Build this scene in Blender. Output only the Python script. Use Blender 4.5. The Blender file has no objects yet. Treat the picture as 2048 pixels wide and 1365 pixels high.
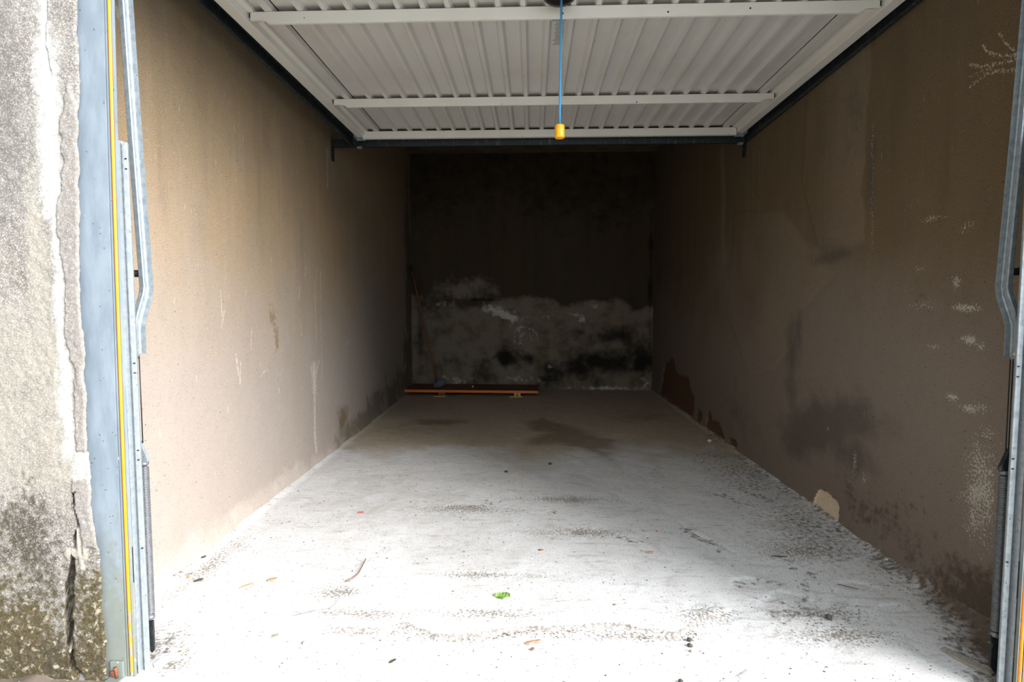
import bpy, bmesh, math, random
import numpy as np
from mathutils import Vector, Matrix

random.seed(7)
rng = np.random.default_rng(11)
SC = bpy.context.scene
COL = SC.collection
PI = math.pi

# ------------------------------------------------------------------ camera
cam_d = bpy.data.cameras.new('camera')
cam_d.sensor_width = 36.0
cam_d.lens = 1118.0 / 2048.0 * 36.0
cam_d.clip_start = 0.02
cam = bpy.data.objects.new('camera', cam_d)
cam.location = (0.0, 0.0, 0.97)
cam.rotation_euler = (math.radians(90 - 3.608), 0.0, math.radians(2.10))
COL.objects.link(cam)
SC.camera = cam

# ------------------------------------------------------------------ light
SC.view_settings.view_transform = 'Standard'
SC.view_settings.look = 'None'
SC.view_settings.gamma = 1.0
SC.view_settings.use_curve_mapping = False
SC.cycles.max_bounces = 7
SC.cycles.diffuse_bounces = 4
SC.cycles.glossy_bounces = 2
SC.cycles.caustics_reflective = False
SC.cycles.caustics_refractive = False
SC.view_settings.exposure = 1.17

world = bpy.data.worlds.new('overcast_sky')
SC.world = world
world.use_nodes = True
bg = world.node_tree.nodes['Background']
bg.inputs['Color'].default_value = (0.80, 0.90, 1.0, 1)
bg.inputs['Strength'].default_value = 1.18

# hazy sun, low on the right, spread wide by thin cloud
sun_d = bpy.data.lights.new('hazy_sun', 'SUN')
sun_d.energy = 5.7
sun_d.angle = math.radians(44)
sun_d.color = (0.97, 0.98, 1.0)
sun = bpy.data.objects.new('hazy_sun', sun_d)
az, el = math.radians(56), math.radians(23)      # azimuth to the right of straight out of the door
d = Vector((-math.sin(az) * math.cos(el), math.cos(az) * math.cos(el), -math.sin(el)))
sun.rotation_euler = d.to_track_quat('-Z', 'Y').to_euler()
sun.location = (6, -4, 5)
COL.objects.link(sun)


# ================================================================== helpers
def lin(c):
    out = []
    for v in c[:3]:
        v = v / 255.0
        out.append(v / 12.92 if v <= 0.04045 else ((v + 0.055) / 1.055) ** 2.4)
    return (out[0], out[1], out[2], 1.0)


def tag(o, label=None, cat=None, group=None, kind=None):
    if label: o['label'] = label
    if cat: o['category'] = cat
    if group: o['group'] = group
    if kind: o['kind'] = kind
    return o


def thing(name, label, cat, loc=(0, 0, 0), group=None):
    o = bpy.data.objects.new(name, None)
    o.location = loc
    o.empty_display_size = 0.05
    COL.objects.link(o)
    return tag(o, label, cat, group)


def link(name, me, material, parent=None, smooth=False):
    if smooth:
        me.polygons.foreach_set('use_smooth', [True] * len(me.polygons))
    me.materials.clear()
    me.materials.append(material)
    o = bpy.data.objects.new(name, me)
    COL.objects.link(o)
    if parent is not None:
        o.parent = parent
        base = parent
        off = Vector((0, 0, 0))
        while base is not None:
            off += base.location
            base = base.parent
        o.location = -off            # meshes are written in world coordinates
    return o


def from_bm(name, bm, material, parent=None, smooth=False):
    bmesh.ops.recalc_face_normals(bm, faces=bm.faces)
    me = bpy.data.meshes.new(name)
    bm.to_mesh(me)
    bm.free()
    return link(name, me, material, parent, smooth)


def add_box(bm, x0, x1, y0, y1, z0, z1, bevel=0.0):
    vs = [bm.verts.new((x, y, z)) for x in (x0, x1) for y in (y0, y1) for z in (z0, z1)]
    fs = [(0, 1, 3, 2), (4, 6, 7, 5), (0, 4, 5, 1), (2, 3, 7, 6), (0, 2, 6, 4), (1, 5, 7, 3)]
    faces = [bm.faces.new([vs[i] for i in f]) for f in fs]
    if bevel > 0:
        es = list({e for f in faces for e in f.edges})
        bmesh.ops.bevel(bm, geom=es, offset=bevel, segments=2, affect='EDGES', profile=0.6)
    return vs


def box(name, x0, x1, y0, y1, z0, z1, material, parent=None, bevel=0.0):
    bm = bmesh.new()
    add_box(bm, x0, x1, y0, y1, z0, z1, bevel)
    return from_bm(name, bm, material, parent)


def add_tube(bm, pts, radii, seg=10, caps=True):
    pts = [Vector(p) for p in pts]
    if not isinstance(radii, (list, tuple)): radii = [radii] * len(pts)
    rings = []
    up = None
    for i, p in enumerate(pts):
        t = (pts[min(i + 1, len(pts) - 1)] - pts[max(i - 1, 0)]).normalized()
        if up is None:
            up = Vector((0, 0, 1)) if abs(t.z) < 0.9 else Vector((1, 0, 0))
        a = t.cross(up).normalized()
        b = a.cross(t).normalized()
        up = b
        rings.append([bm.verts.new(p + (a * math.cos(2 * PI * k / seg) + b * math.sin(2 * PI * k / seg)) * radii[i]) for k in range(seg)])
    for r0, r1 in zip(rings, rings[1:]):
        for k in range(seg):
            bm.faces.new((r0[k], r0[(k + 1) % seg], r1[(k + 1) % seg], r1[k]))
    if caps:
        bm.faces.new(rings[0][::-1]); bm.faces.new(rings[-1])


def tube(name, pts, radii, material, parent=None, seg=10):
    bm = bmesh.new()
    add_tube(bm, pts, radii, seg)
    return from_bm(name, bm, material, parent, True)


def add_lathe(bm, centre, axis, prof, seg=20):
    """prof: (distance along axis, radius)"""
    c = Vector(centre); ax = Vector(axis).normalized()
    a = ax.orthogonal().normalized(); b = ax.cross(a)
    rings = []
    for t, r in prof:
        if r < 1e-6:
            rings.append([bm.verts.new(c + ax * t)])
        else:
            rings.append([bm.verts.new(c + ax * t + (a * math.cos(2 * PI * k / seg) + b * math.sin(2 * PI * k / seg)) * r) for k in range(seg)])
    for r0, r1 in zip(rings, rings[1:]):
        for k in range(seg):
            k2 = (k + 1) % seg
            if len(r0) == 1 and len(r1) == 1: continue
            if len(r0) == 1: bm.faces.new((r0[0], r1[k], r1[k2]))
            elif len(r1) == 1: bm.faces.new((r0[k], r0[k2], r1[0]))
            else: bm.faces.new((r0[k], r0[k2], r1[k2], r1[k]))


def lathe(name, centre, axis, prof, material, parent=None, seg=20):
    bm = bmesh.new()
    add_lathe(bm, centre, axis, prof, seg)
    return from_bm(name, bm, material, parent, True)


def sheet_profile(bm, prof, zs, thick, shift=lambda z: 0.0, topcut=None):
    """a folded sheet: open plan profile [(x, y)] swept up through the heights zs, with thickness"""
    n = len(prof)
    P = [Vector((p[0], p[1])) for p in prof]
    nor = []
    for i in range(n):
        t = (P[min(i + 1, n - 1)] - P[max(i - 1, 0)]).normalized()
        nor.append(Vector((-t.y, t.x)))
    inner = [P[i] + nor[i] * thick for i in range(n)]
    rings = []
    for k, z in enumerate(zs):
        s = shift(z)
        loop = list(P) + inner[::-1]
        zz = [z + (topcut(p) if topcut and k == len(zs) - 1 else 0.0) for p in loop]
        rings.append([bm.verts.new((p.x + s, p.y, q)) for p, q in zip(loop, zz)])
    m = 2 * n
    for r0, r1 in zip(rings, rings[1:]):
        for k in range(m):
            bm.faces.new((r0[k], r0[(k + 1) % m], r1[(k + 1) % m], r1[k]))
    for r in (rings[0], rings[-1]):
        for i in range(n - 1):
            bm.faces.new((r[i], r[i + 1], r[m - 2 - i], r[m - 1 - i]))


# ---------------------------------------------------------------- numpy noise and masks
def vnoise(x, y, seed=0):
    xi = np.floor(x).astype(np.int64); yi = np.floor(y).astype(np.int64)
    fx = x - xi; fy = y - yi
    fx = fx * fx * (3 - 2 * fx); fy = fy * fy * (3 - 2 * fy)

    def h(a, b):
        n = (a * 374761393 + b * 668265263 + seed * 974634777) & 0xFFFFFFFF
        n = ((n ^ (n >> 13)) * 1274126177) & 0xFFFFFFFF
        n = n ^ (n >> 16)
        return (n & 0xFFFF) / 65535.0
    return (h(xi, yi) * (1 - fx) + h(xi + 1, yi) * fx) * (1 - fy) + (h(xi, yi + 1) * (1 - fx) + h(xi + 1, yi + 1) * fx) * fy


def fbm(x, y, seed=0, oct=4):
    s = 0.0; a = 0.5; t = 0.0
    for o in range(oct):
        s = s + a * vnoise(x * 2 ** o, y * 2 ** o, seed + o * 17); t += a; a *= 0.5
    return s / t


def sstep(a, b, x):
    t = np.clip((x - a) / (b - a), 0, 1)
    return t * t * (3 - 2 * t)


def blob(U, V, cu, cv, ru, rv, ang=0.0, rag=0.5, sc=6.0, seed=0):
    """soft ragged ellipse, 1 in the middle, 0.5 at its rim, 0 outside"""
    c, s = math.cos(ang), math.sin(ang)
    u = (U - cu) * c + (V - cv) * s; v = -(U - cu) * s + (V - cv) * c
    r = np.sqrt((u / ru) ** 2 + (v / rv) ** 2)
    r = r + (fbm(U * sc, V * sc, seed) - 0.5) * rag * 2
    return np.clip(1.0 - 0.5 * r, 0, 1) * (r < 2)


def segdist(U, V, pts, widths=None):
    """distance to a polyline and the width there"""
    best = np.full(U.shape, 1e9); wid = np.zeros(U.shape)
    for i in range(len(pts) - 1):
        (a, b), (c, e) = pts[i], pts[i + 1]
        du, dv = c - a, e - b
        t = np.clip(((U - a) * du + (V - b) * dv) / (du * du + dv * dv + 1e-12), 0, 1)
        dd = np.hypot(U - a - t * du, V - b - t * dv)
        m = dd < best
        best = np.where(m, dd, best)
        if widths is not None:
            wid = np.where(m, widths[i] * (1 - t) + widths[i + 1] * t, wid)
    return best, wid


def stroke(U, V, pts, w):
    dd, _ = segdist(U, V, pts)
    return np.clip(1.0 - 0.5 * dd / w, 0, 1)


def inpoly(U, V, pts):
    ins = np.zeros(U.shape, bool)
    n = len(pts); j = n - 1
    for i in range(n):
        xi, yi = pts[i]; xj, yj = pts[j]
        c = ((yi > V) != (yj > V)) & (U < (xj - xi) * (V - yi) / (yj - yi + 1e-12) + xi)
        ins ^= c
        j = i
    return ins


def polymask(U, V, pts, soft, rag=0.0, sc=8.0, seed=0):
    closed = list(pts) + [pts[0]]
    Uj = U + (fbm(U * sc, V * sc, seed) - 0.5) * rag; Vj = V + (fbm(U * sc, V * sc, seed + 50) - 0.5) * rag
    dd, _ = segdist(Uj, Vj, closed)
    sd = np.where(inpoly(Uj, Vj, pts), dd, -dd)
    return np.clip(0.5 + 0.5 * sd / soft, 0, 1)


def grid_mesh(name, X, Y, Z, attrs, material, flip=False):
    nu, nv = X.shape
    co = np.stack([X, Y, Z], -1).reshape(-1, 3).astype(np.float32)
    idx = np.arange(nu * nv).reshape(nu, nv)
    a, b, c, e = idx[:-1, :-1].ravel(), idx[1:, :-1].ravel(), idx[1:, 1:].ravel(), idx[:-1, 1:].ravel()
    q = np.stack([a, b, c, e] if not flip else [a, e, c, b], -1).astype(np.int32)
    me = bpy.data.meshes.new(name)
    me.vertices.add(len(co)); me.vertices.foreach_set('co', co.ravel())
    me.loops.add(q.size); me.loops.foreach_set('vertex_index', q.ravel())
    me.polygons.add(len(q))
    me.polygons.foreach_set('loop_start', np.arange(0, q.size, 4, dtype=np.int32))
    me.polygons.foreach_set('use_smooth', np.ones(len(q), bool))
    me.update(calc_edges=True)
    for k, m in attrs.items():
        at = me.attributes.new(k, 'FLOAT', 'POINT')
        at.data.foreach_set('value', m.ravel().astype(np.float32))
    return link(name, me, material)


def spaced(a, b, d0, d1):
    """positions from a to b with the step growing from d0 to d1"""
    out = [a]; 
    while out[-1] < b:
        t = (out[-1] - a) / (b - a)
        out.append(out[-1] + d0 + (d1 - d0) * t)
    out = np.array(out)
    return a + (out - a) * (b - a) / (out[-1] - a)


# ---------------------------------------------------------------- node helper
class G:
    def __init__(s, name, plane=None):
        s.flat = plane is not None
        s.m = bpy.data.materials.new(name)
        s.m.use_nodes = True
        s.t = s.m.node_tree
        s.b = s.t.nodes['Principled BSDF']
        s.co = s.t.nodes.new('ShaderNodeTexCoord').outputs['Object']
        if s.flat:                      # walls and floor: texture space lies in the surface (u, v)
            sp = s.t.nodes.new('ShaderNodeSeparateXYZ'); s.t.links.new(s.co, sp.inputs[0])
            cb = s.t.nodes.new('ShaderNodeCombineXYZ')
            s.t.links.new(sp.outputs['xyz'.index(plane[0])], cb.inputs[0]); s.t.links.new(sp.outputs['xyz'.index(plane[1])], cb.inputs[1])
            s.co = cb.outputs[0]
        s.cache = {}

    def n(s, typ, **kw):
        nd = s.t.nodes.new(typ)
        for k, v in kw.items(): setattr(nd, k, v)
        return nd

    def put(s, sock, v):
        if isinstance(v, bpy.types.NodeSocket): s.t.links.new(v, sock)
        else: sock.default_value = v

    def vec(s, scale):
        nd = s.n('ShaderNodeVectorMath', operation='MULTIPLY')
        s.put(nd.inputs[0], s.co); nd.inputs[1].default_value = scale
        return nd.outputs[0]

    def noise(s, scale, detail=4, rough=0.55, vec=None, dist=0.0):
        key = (scale, min(detail, 4), rough, dist, vec)
        if key in s.cache: return s.cache[key]
        detail = min(detail, 4)
        nd = s.n('ShaderNodeTexNoise')
        if s.flat: nd.noise_dimensions = '2D'
        s.put(nd.inputs['Vector'], vec if vec is not None else s.co)
        nd.inputs['Scale'].default_value = scale; nd.inputs['Detail'].default_value = detail
        nd.inputs['Roughness'].default_value = rough; nd.inputs['Distortion'].default_value = dist
        s.cache[key] = nd.outputs['Fac']
        return nd.outputs['Fac']

    def voro(s, scale, vec=None, feature='F1'):
        nd = s.n('ShaderNodeTexVoronoi', feature=feature)
        if s.flat: nd.voronoi_dimensions = '2D'
        s.put(nd.inputs['Vector'], vec if vec is not None else s.co)
        nd.inputs['Scale'].default_value = scale
        return nd.outputs['Distance'], (nd.outputs['Color'] if feature == 'F1' else None)

    def math(s, op, a, b=0.0, c=None):
        nd = s.n('ShaderNodeMath', operation=op)
        s.put(nd.inputs[0], a); s.put(nd.inputs[1], b)
        if c is not None: s.put(nd.inputs[2], c)
        return nd.outputs[0]

    def ramp(s, v, lo, hi, a=0.0, b=1.0):
        nd = s.n('ShaderNodeMapRange', interpolation_type='SMOOTHSTEP')
        s.put(nd.inputs['Value'], v)
        nd.inputs['From Min'].default_value = lo; nd.inputs['From Max'].default_value = hi
        nd.inputs['To Min'].default_value = a; nd.inputs['To Max'].default_value = b
        return nd.outputs['Result']

    def mix(s, fac, a, b):
        nd = s.n('ShaderNodeMix', data_type='RGBA')
        s.put(nd.inputs[0], fac); s.put(nd.inputs[6], a); s.put(nd.inputs[7], b)
        return nd.outputs[2]

    def attr(s, name):
        nd = s.n('ShaderNodeAttribute'); nd.attribute_name = name
        return nd.outputs['Fac']

    def sep(s, col):
        nd = s.n('ShaderNodeSeparateColor'); s.put(nd.inputs[0], col)
        return nd.outputs

    def bump(s, h, strength, dist):
        nd = s.n('ShaderNodeBump')
        nd.inputs['Strength'].default_value = strength; nd.inputs['Distance'].default_value = dist
        s.put(nd.inputs['Height'], h)
        s.put(s.b.inputs['Normal'], nd.outputs['Normal'])

    def done(s, col, rough=0.6, metal=0.0, spec=None):
        s.put(s.b.inputs['Base Color'], col); s.put(s.b.inputs['Roughness'], rough)
        s.put(s.b.inputs['Metallic'], metal)
        if spec is not None: s.put(s.b.inputs['Specular IOR Level'], spec)
        return s.m

    # recurring pieces
    def layer(s, col, name, new, lo=0.4, hi=0.6, amount=1.0, nscale=25, namp=0.35, vec=None):
        """mix a new colour in where a mask attribute, roughened by noise, says so"""
        a = s.attr(name)
        n = s.math('MULTIPLY', s.math('SUBTRACT', s.noise(nscale, 3, 0.65, vec), 0.5), namp * 2)
        n = s.math('MULTIPLY', n, s.ramp(a, 0.02, 0.25))
        f = s.math('MULTIPLY', s.ramp(s.math('ADD', a, n), lo, hi), amount)
        return s.mix(f, col, new)

    def flecks(s, col, new, scale, size, share, amount=1.0, vec=None):
        dd, c = s.voro(scale, vec)
        r = s.sep(c)
        rad = s.math('MULTIPLY', r[1], size)
        f = s.math('MULTIPLY', s.math('LESS_THAN', dd, rad), s.math('GREATER_THAN', r[0], 1 - share))
        return s.mix(s.math('MULTIPLY', f, amount), col, new)


# ================================================================== materials
def plain(name, c, rough=0.5, metal=0.0, var=0.12, scale=40, spec=None, bump=0.0):
    g = G(name)
    base = lin(c); dk = tuple(v * (1 - var) for v in base[:3]) + (1,); lt = tuple(min(1, v * (1 + var)) for v in base[:3]) + (1,)
    nz = g.noise(scale, 5)
    if bump: g.bump(nz, bump, 0.002)
    return g.done(g.mix(g.ramp(nz, 0.3, 0.7), dk, lt), g.ramp(nz, 0.2, 0.8, rough * 0.85, min(1, rough * 1.15)), metal, spec)


def galvanised(name, c, dark, rough=0.42):
    g = G(name)
    n1 = g.noise(60, 5, 0.6); n2 = g.noise(14, 4, 0.6, g.vec((3, 3, 0.6)))
    dd, cc = g.voro(220)
    col = g.mix(g.ramp(n1, 0.35, 0.7), lin(c), lin(dark))
    col = g.mix(g.ramp(n2, 0.55, 0.75, 0, 0.35), col, lin((150, 150, 146)))
    col = g.flecks(col, lin((105, 98, 88)), 130, 0.3, 0.12, 0.7)
    g.bump(n1, 0.15, 0.001)
    return g.done(col, g.ramp(n1, 0.2, 0.8, rough - 0.08, rough + 0.12), 0.55)


def painted_post():
    g = G('painted_post_grey')
    streak = g.noise(7, 6, 0.65, g.vec((4, 4, 1.0)))
    col = g.mix(g.ramp(streak, 0.3, 0.75), lin((106, 116, 124)), lin((124, 133, 140)))
    sx = g.n('ShaderNodeSeparateXYZ'); g.put(sx.inputs[0], g.co)
    z = sx.outputs[2]
    grime = g.math('ADD', g.ramp(z, 0.0, 0.85, 0.85, 0.08), g.math('MULTIPLY', g.math('SUBTRACT', g.noise(38, 6, 0.7), 0.5), 0.9))
    col = g.mix(g.ramp(grime, 0.4, 0.85, 0, 0.75), col, lin((104, 106, 90)))
    col = g.flecks(col, lin((215, 222, 226)), 55, 0.22, 0.2, 0.8, g.vec((1, 1, 0.25)))
    col = g.flecks(col, lin((70, 66, 55)), 120, 0.25, 0.10, 0.8)
    g.bump(streak, 0.08, 0.001)
    return g.done(col, g.ramp(grime, 0.3, 0.8, 0.45, 0.8), 0.0)


def plaster(name, plane, base, warm, cool, layers):
    g = G(name, plane)
    big = g.noise(1.1, 5, 0.6); mid = g.noise(5, 6, 0.62, dist=0.4); fine = g.noise(240, 4, 0.75)
    run = g.noise(3.2, 5, 0.6, g.vec((2.6, 0.28, 1)))
    col = g.mix(g.ramp(big, 0.35, 0.68), lin(base), lin(warm))
    col = g.mix(g.ramp(mid, 0.48, 0.75, 0, 0.5), col, lin(cool))
    col = g.mix(g.ramp(run, 0.52, 0.74, 0, 0.28), col, lin(tuple(min(255, v * 1.16) for v in base)))
    col = g.mix(g.ramp(run, 0.44, 0.25, 0, 0.30), col, lin(tuple(v * 0.78 for v in base)))
    col = g.mix(g.ramp(fine, 0.42, 0.66, 0.0, 0.42), col, lin(tuple(v * 0.68 for v in base)))
    for L in layers: col = g.layer(col, *L)
    blot = g.noise(30, 4, 0.75)
    col = g.mix(g.ramp(blot, 0.50, 0.74, 0, 0.10), col, lin(tuple(v * 0.62 for v in base)))
    col = g.mix(g.ramp(fine, 0.5, 0.68, 0, 0.28), col, lin(tuple(v * 0.55 for v in base)))
    # small chips and scratches in the skim, pin holes, soot specks
    light = tuple(min(255, v * 1.35 + 12) for v in base)
    col = g.flecks(col, lin(light), 26, 0.10, 0.22, 0.25, g.vec((1, 0.22, 1)))
    col = g.flecks(col, lin(light), 34, 0.10, 0.14, 0.3)
    col = g.flecks(col, lin((46, 38, 28)), 21, 0.06, 0.12, 0.7)
    col = g.flecks(col, lin((60, 50, 38)), 75, 0.16, 0.12, 0.5)
    col = g.flecks(col, lin(tuple(v * 0.6 for v in base)), 150, 0.3, 0.16, 0.5)
    col = g.flecks(col, lin(light), 120, 0.24, 0.10, 0.35)
    h = g.math('ADD', g.math('MULTIPLY', mid, 0.7), g.math('MULTIPLY', fine, 0.3))
    g.bump(h, 0.5, 0.008)
    return g.done(col, 0.92, 0.0, 0.15)


M = {}
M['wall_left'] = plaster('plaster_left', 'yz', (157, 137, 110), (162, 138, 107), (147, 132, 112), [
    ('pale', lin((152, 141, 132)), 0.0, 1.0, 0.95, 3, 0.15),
    ('damp_dark', lin((88, 82, 64)), 0.3, 0.75, 0.7, 9, 0.35),
    ('rust', lin((120, 92, 58)), 0.4, 0.65, 0.65, 60, 0.5),
    ('lime', lin((206, 197, 184)), 0.3, 0.85, 0.65, 60, 0.45),
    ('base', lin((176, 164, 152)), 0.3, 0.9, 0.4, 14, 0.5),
])
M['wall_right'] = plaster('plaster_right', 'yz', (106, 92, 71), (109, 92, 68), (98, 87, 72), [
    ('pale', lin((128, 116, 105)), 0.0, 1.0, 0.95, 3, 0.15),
    ('patch', lin((130, 116, 98)), 0.0, 1.0, 0.5, 12, 0.05),
    ('damp_dark', lin((78, 73, 68)), 0.3, 0.8, 0.65, 7, 0.3),
    ('rust', lin((98, 72, 48)), 0.36, 0.64, 0.85, 30, 0.2),
    ('dirt', lin((66, 54, 40)), 0.25, 0.95, 0.7, 30, 0.6),
    ('lime', lin((196, 188, 174)), 0.42, 0.72, 0.7, 130, 0.85),
    ('stone', lin((226, 206, 176)), 0.45, 0.55, 0.95, 30, 0.08),
])
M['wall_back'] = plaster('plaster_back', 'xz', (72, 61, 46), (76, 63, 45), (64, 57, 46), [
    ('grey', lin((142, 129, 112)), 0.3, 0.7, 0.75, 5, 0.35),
    ('mould_shade', lin((24, 23, 21)), 0.25, 0.85, 0.95, 7, 0.3),
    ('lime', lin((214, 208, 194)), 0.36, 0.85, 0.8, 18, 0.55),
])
M['ceiling'] = plain('ceiling_concrete', (112, 100, 84), 0.95, 0, 0.2, 6, 0.1)


def floor_mat():
    g = G('floor_concrete', 'xy')
    big = g.noise(1.3, 6, 0.6); mid = g.noise(7, 7, 0.66, dist=0.8); fine = g.noise(190, 5, 0.8)
    col = g.mix(g.ramp(big, 0.34, 0.68), lin((214, 212, 209)), lin((203, 200, 196)))
    col = g.mix(g.ramp(mid, 0.5, 0.72, 0, 0.55), col, lin((222, 222, 221)))
    col = g.mix(g.ramp(mid, 0.44, 0.28, 0, 0.35), col, lin((172, 166, 158)))
    col = g.mix(g.ramp(fine, 0.42, 0.66, 0, 0.42), col, lin((150, 143, 136)))
    col = g.layer(col, 'tan', lin((174, 156, 129)), 0.2, 0.85, 0.85, 6, 0.3)
    col = g.layer(col, 'brown', lin((104, 84, 60)), 0.25, 0.8, 0.6, 8, 0.22)
    col = g.layer(col, 'dirt', lin((84, 77, 72)), 0.3, 0.95, 0.85, 48, 0.9)
    col = g.layer(col, 'soil', lin((84, 68, 50)), 0.15, 0.95, 0.9, 24, 0.4)
    col = g.layer(col, 'grit', lin((120, 110, 98)), 0.4, 0.65, 0.85, 110, 0.75)
    # swept dust streaks and tiny dark crumbs
    sw = g.noise(9, 6, 0.7, g.vec((0.7, 4.0, 1)))
    col = g.mix(g.ramp(sw, 0.56, 0.74, 0, 0.4), col, lin((126, 115, 102)))
    col = g.mix(g.ramp(g.noise(46, 4, 0.8), 0.58, 0.72, 0, 0.4), col, lin((120, 112, 103)))
    col = g.flecks(col, lin((92, 80, 64)), 38, 0.12, 0.28, 0.7, g.vec((0.6, 1.3, 1)))
    col = g.flecks(col, lin((110, 98, 84)), 105, 0.22, 0.22, 0.6, g.vec((0.7, 1.2, 1)))
    col = g.flecks(col, lin((40, 36, 32)), 60, 0.10, 0.12, 0.9)
    col = g.flecks(col, lin((228, 226, 222)), 45, 0.16, 0.10, 0.6)
    h = g.math('ADD', g.math('MULTIPLY', mid, 0.6), g.math('MULTIPLY', fine, 0.4))
    g.bump(h, 0.4, 0.006)
    return g.done(col, 0.9, 0.0, 0.2)


M['floor'] = floor_mat()


def facade_mat():
    g = G('facade_render', 'xz')
    big = g.noise(5, 5, 0.6); mid = g.noise(46, 6, 0.7); fine = g.noise(210, 4, 0.75)
    dd, cc = g.voro(430)
    grain = g.sep(cc)[0]
    col = g.mix(g.ramp(big, 0.35, 0.65), lin((126, 122, 116)), lin((112, 107, 101)))
    col = g.mix(g.ramp(grain, 0.55, 0.95, 0, 0.5), col, lin((176, 170, 162)))
    col = g.mix(g.ramp(grain, 0.38, 0.1, 0, 0.45), col, lin((92, 84, 76)))
    col = g.layer(col, 'dark', lin((92, 89, 85)), 0.3, 0.75, 0.7, 30, 0.5)
    col = g.layer(col, 'cream', lin((146, 139, 127)), 0.3, 0.7, 0.75, 18, 0.35)
    col = g.layer(col, 'white', lin((180, 178, 173)), 0.2, 0.95, 0.9, 45, 0.45)
    col = g.layer(col, 'mortar', lin((128, 122, 116)), 0.45, 0.55, 0.9, 60, 0.05)
    col = g.layer(col, 'moss', lin((64, 55, 29)), 0.10, 0.70, 0.95, 55, 0.9)
    col = g.layer(col, 'black', lin((56, 50, 40)), 0.2, 0.9, 0.85, 45, 0.9)
    col = g.layer(col, 'chunk', lin((142, 135, 123)), 0.4, 0.6, 1.0, 70, 0.2)
    gm = g.attr('moss')
    col = g.mix(g.math('MULTIPLY', g.ramp(mid, 0.56, 0.68), g.ramp(gm, 0.2, 0.6, 0, 0.75)), col, lin((158, 148, 128)))
    col = g.mix(g.math('MULTIPLY', g.ramp(g.noise(60, 5, 0.75), 0.54, 0.68), g.ramp(gm, 0.25, 0.6, 0, 0.75)), col, lin((42, 44, 20)))
    col = g.mix(g.math('MULTIPLY', g.ramp(g.noise(34, 5, 0.75), 0.56, 0.7), g.ramp(gm, 0.2, 0.6, 0, 0.6)), col, lin((74, 50, 26)))
    col = g.mix(g.ramp(g.sep(cc)[1], 0.5, 0.95, 0, 0.30), col, lin((84, 76, 68)))
    col = g.mix(g.math('MULTIPLY', g.ramp(g.sep(cc)[2], 0.75, 0.98, 0, 0.30), g.ramp(gm, 0.1, 0.5, 1, 0.2)), col, lin((196, 190, 182)))
    h = g.math('ADD', g.math('MULTIPLY', grain, 0.5), g.math('MULTIPLY', mid, 0.5))
    g.bump(h, 0.6, 0.0035)
    return g.done(col, 0.95, 0.0, 0.15)


M['facade'] = facade_mat()
M['ground'] = plain('driveway_concrete', (160, 156, 150), 0.95, 0, 0.12, 8, 0.1, 0.3)
M['shade_wall'] = plain('shade_wall_render', (92, 88, 78), 0.95, 0, 0.2, 5, 0.1, 0.3)  # for the added wall that shades the garage
M['post'] = painted_post()
M['guard'] = galvanised('galvanised_guard', (168, 174, 176), (146, 152, 156), 0.5)
M['arm'] = galvanised('galvanised_arm', (158, 166, 170), (134, 143, 148), 0.42)
M['track'] = galvanised('galvanised_track_shaded', (58, 64, 66), (44, 49, 51), 0.45)  # shade beside the raised door is mixed into this grey
M['spring'] = plain('spring_steel', (112, 114, 116), 0.35, 0.35, 0.15, 90)
M['dark_metal'] = plain('dark_metal', (38, 38, 36), 0.5, 0.5, 0.2, 60)
M['bolt'] = plain('bolt_zinc', (206, 198, 176), 0.35, 0.7, 0.1, 80)
M['rust'] = plain('rusty_iron', (118, 66, 44), 0.9, 0.1, 0.35, 120, None, 0.4)
M['slot'] = plain('slot_black', (14, 14, 14), 0.9, 0, 0.1, 30)
M['black_plastic'] = plain('black_plastic', (18, 18, 19), 0.42, 0, 0.1, 30)
M['nylon'] = plain('yellowed_nylon', (150, 132, 86), 0.5, 0, 0.1, 60)
M['cap'] = plain('amber_plastic', (250, 172, 22), 0.38, 0, 0.06, 30)


def rope():
    g = G('blue_cord')
    w = g.n('ShaderNodeTexWave', wave_type='BANDS', bands_direction='DIAGONAL')
    g.put(w.inputs['Vector'], g.co); w.inputs['Scale'].default_value = 160
    g.bump(w.outputs['Fac'], 0.5, 0.001)
    return g.done(g.mix(w.outputs['Fac'], lin((44, 122, 178)), lin((96, 176, 222))), 0.7)


M['cord'] = rope()


def seal_mat():
    g = G('yellow_seal')
    sx = g.n('ShaderNodeSeparateXYZ'); g.put(sx.inputs[0], g.co)
    wear = g.math('ADD', g.ramp(sx.outputs[2], 0.0, 0.55, 0.26, -0.1), g.math('SUBTRACT', g.noise(55, 6, 0.7, g.vec((1, 1, 0.7))), 0.5))
    col = g.mix(g.ramp(wear, 0.22, 0.30), lin((232, 132, 14)), lin((128, 118, 104)))
    col = g.flecks(col, lin((196, 120, 60)), 60, 0.2, 0.1, 0.8)
    return g.done(col, 0.5)


M['seal'] = seal_mat()


def door_white():
    g = G('door_white_paint')
    n1 = g.noise(4, 6, 0.65); n2 = g.noise(24, 6, 0.7, g.vec((1, 0.6, 1)), 0.6)
    col = g.mix(g.ramp(n1, 0.4, 0.75, 0, 0.35), lin((224, 221, 212)), lin((206, 200, 186)))
    col = g.mix(g.ramp(n2, 0.62, 0.8, 0, 0.4), col, lin((176, 164, 146)))
    col = g.flecks(col, lin((112, 96, 78)), 30, 0.10, 0.14, 0.7)
    col = g.flecks(col, lin((84, 74, 64)), 70, 0.10, 0.06, 0.8)
    g.bump(n2, 0.04, 0.002)
    return g.done(col, 0.5, 0.0, 0.35)


M['door'] = door_white()


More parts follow.
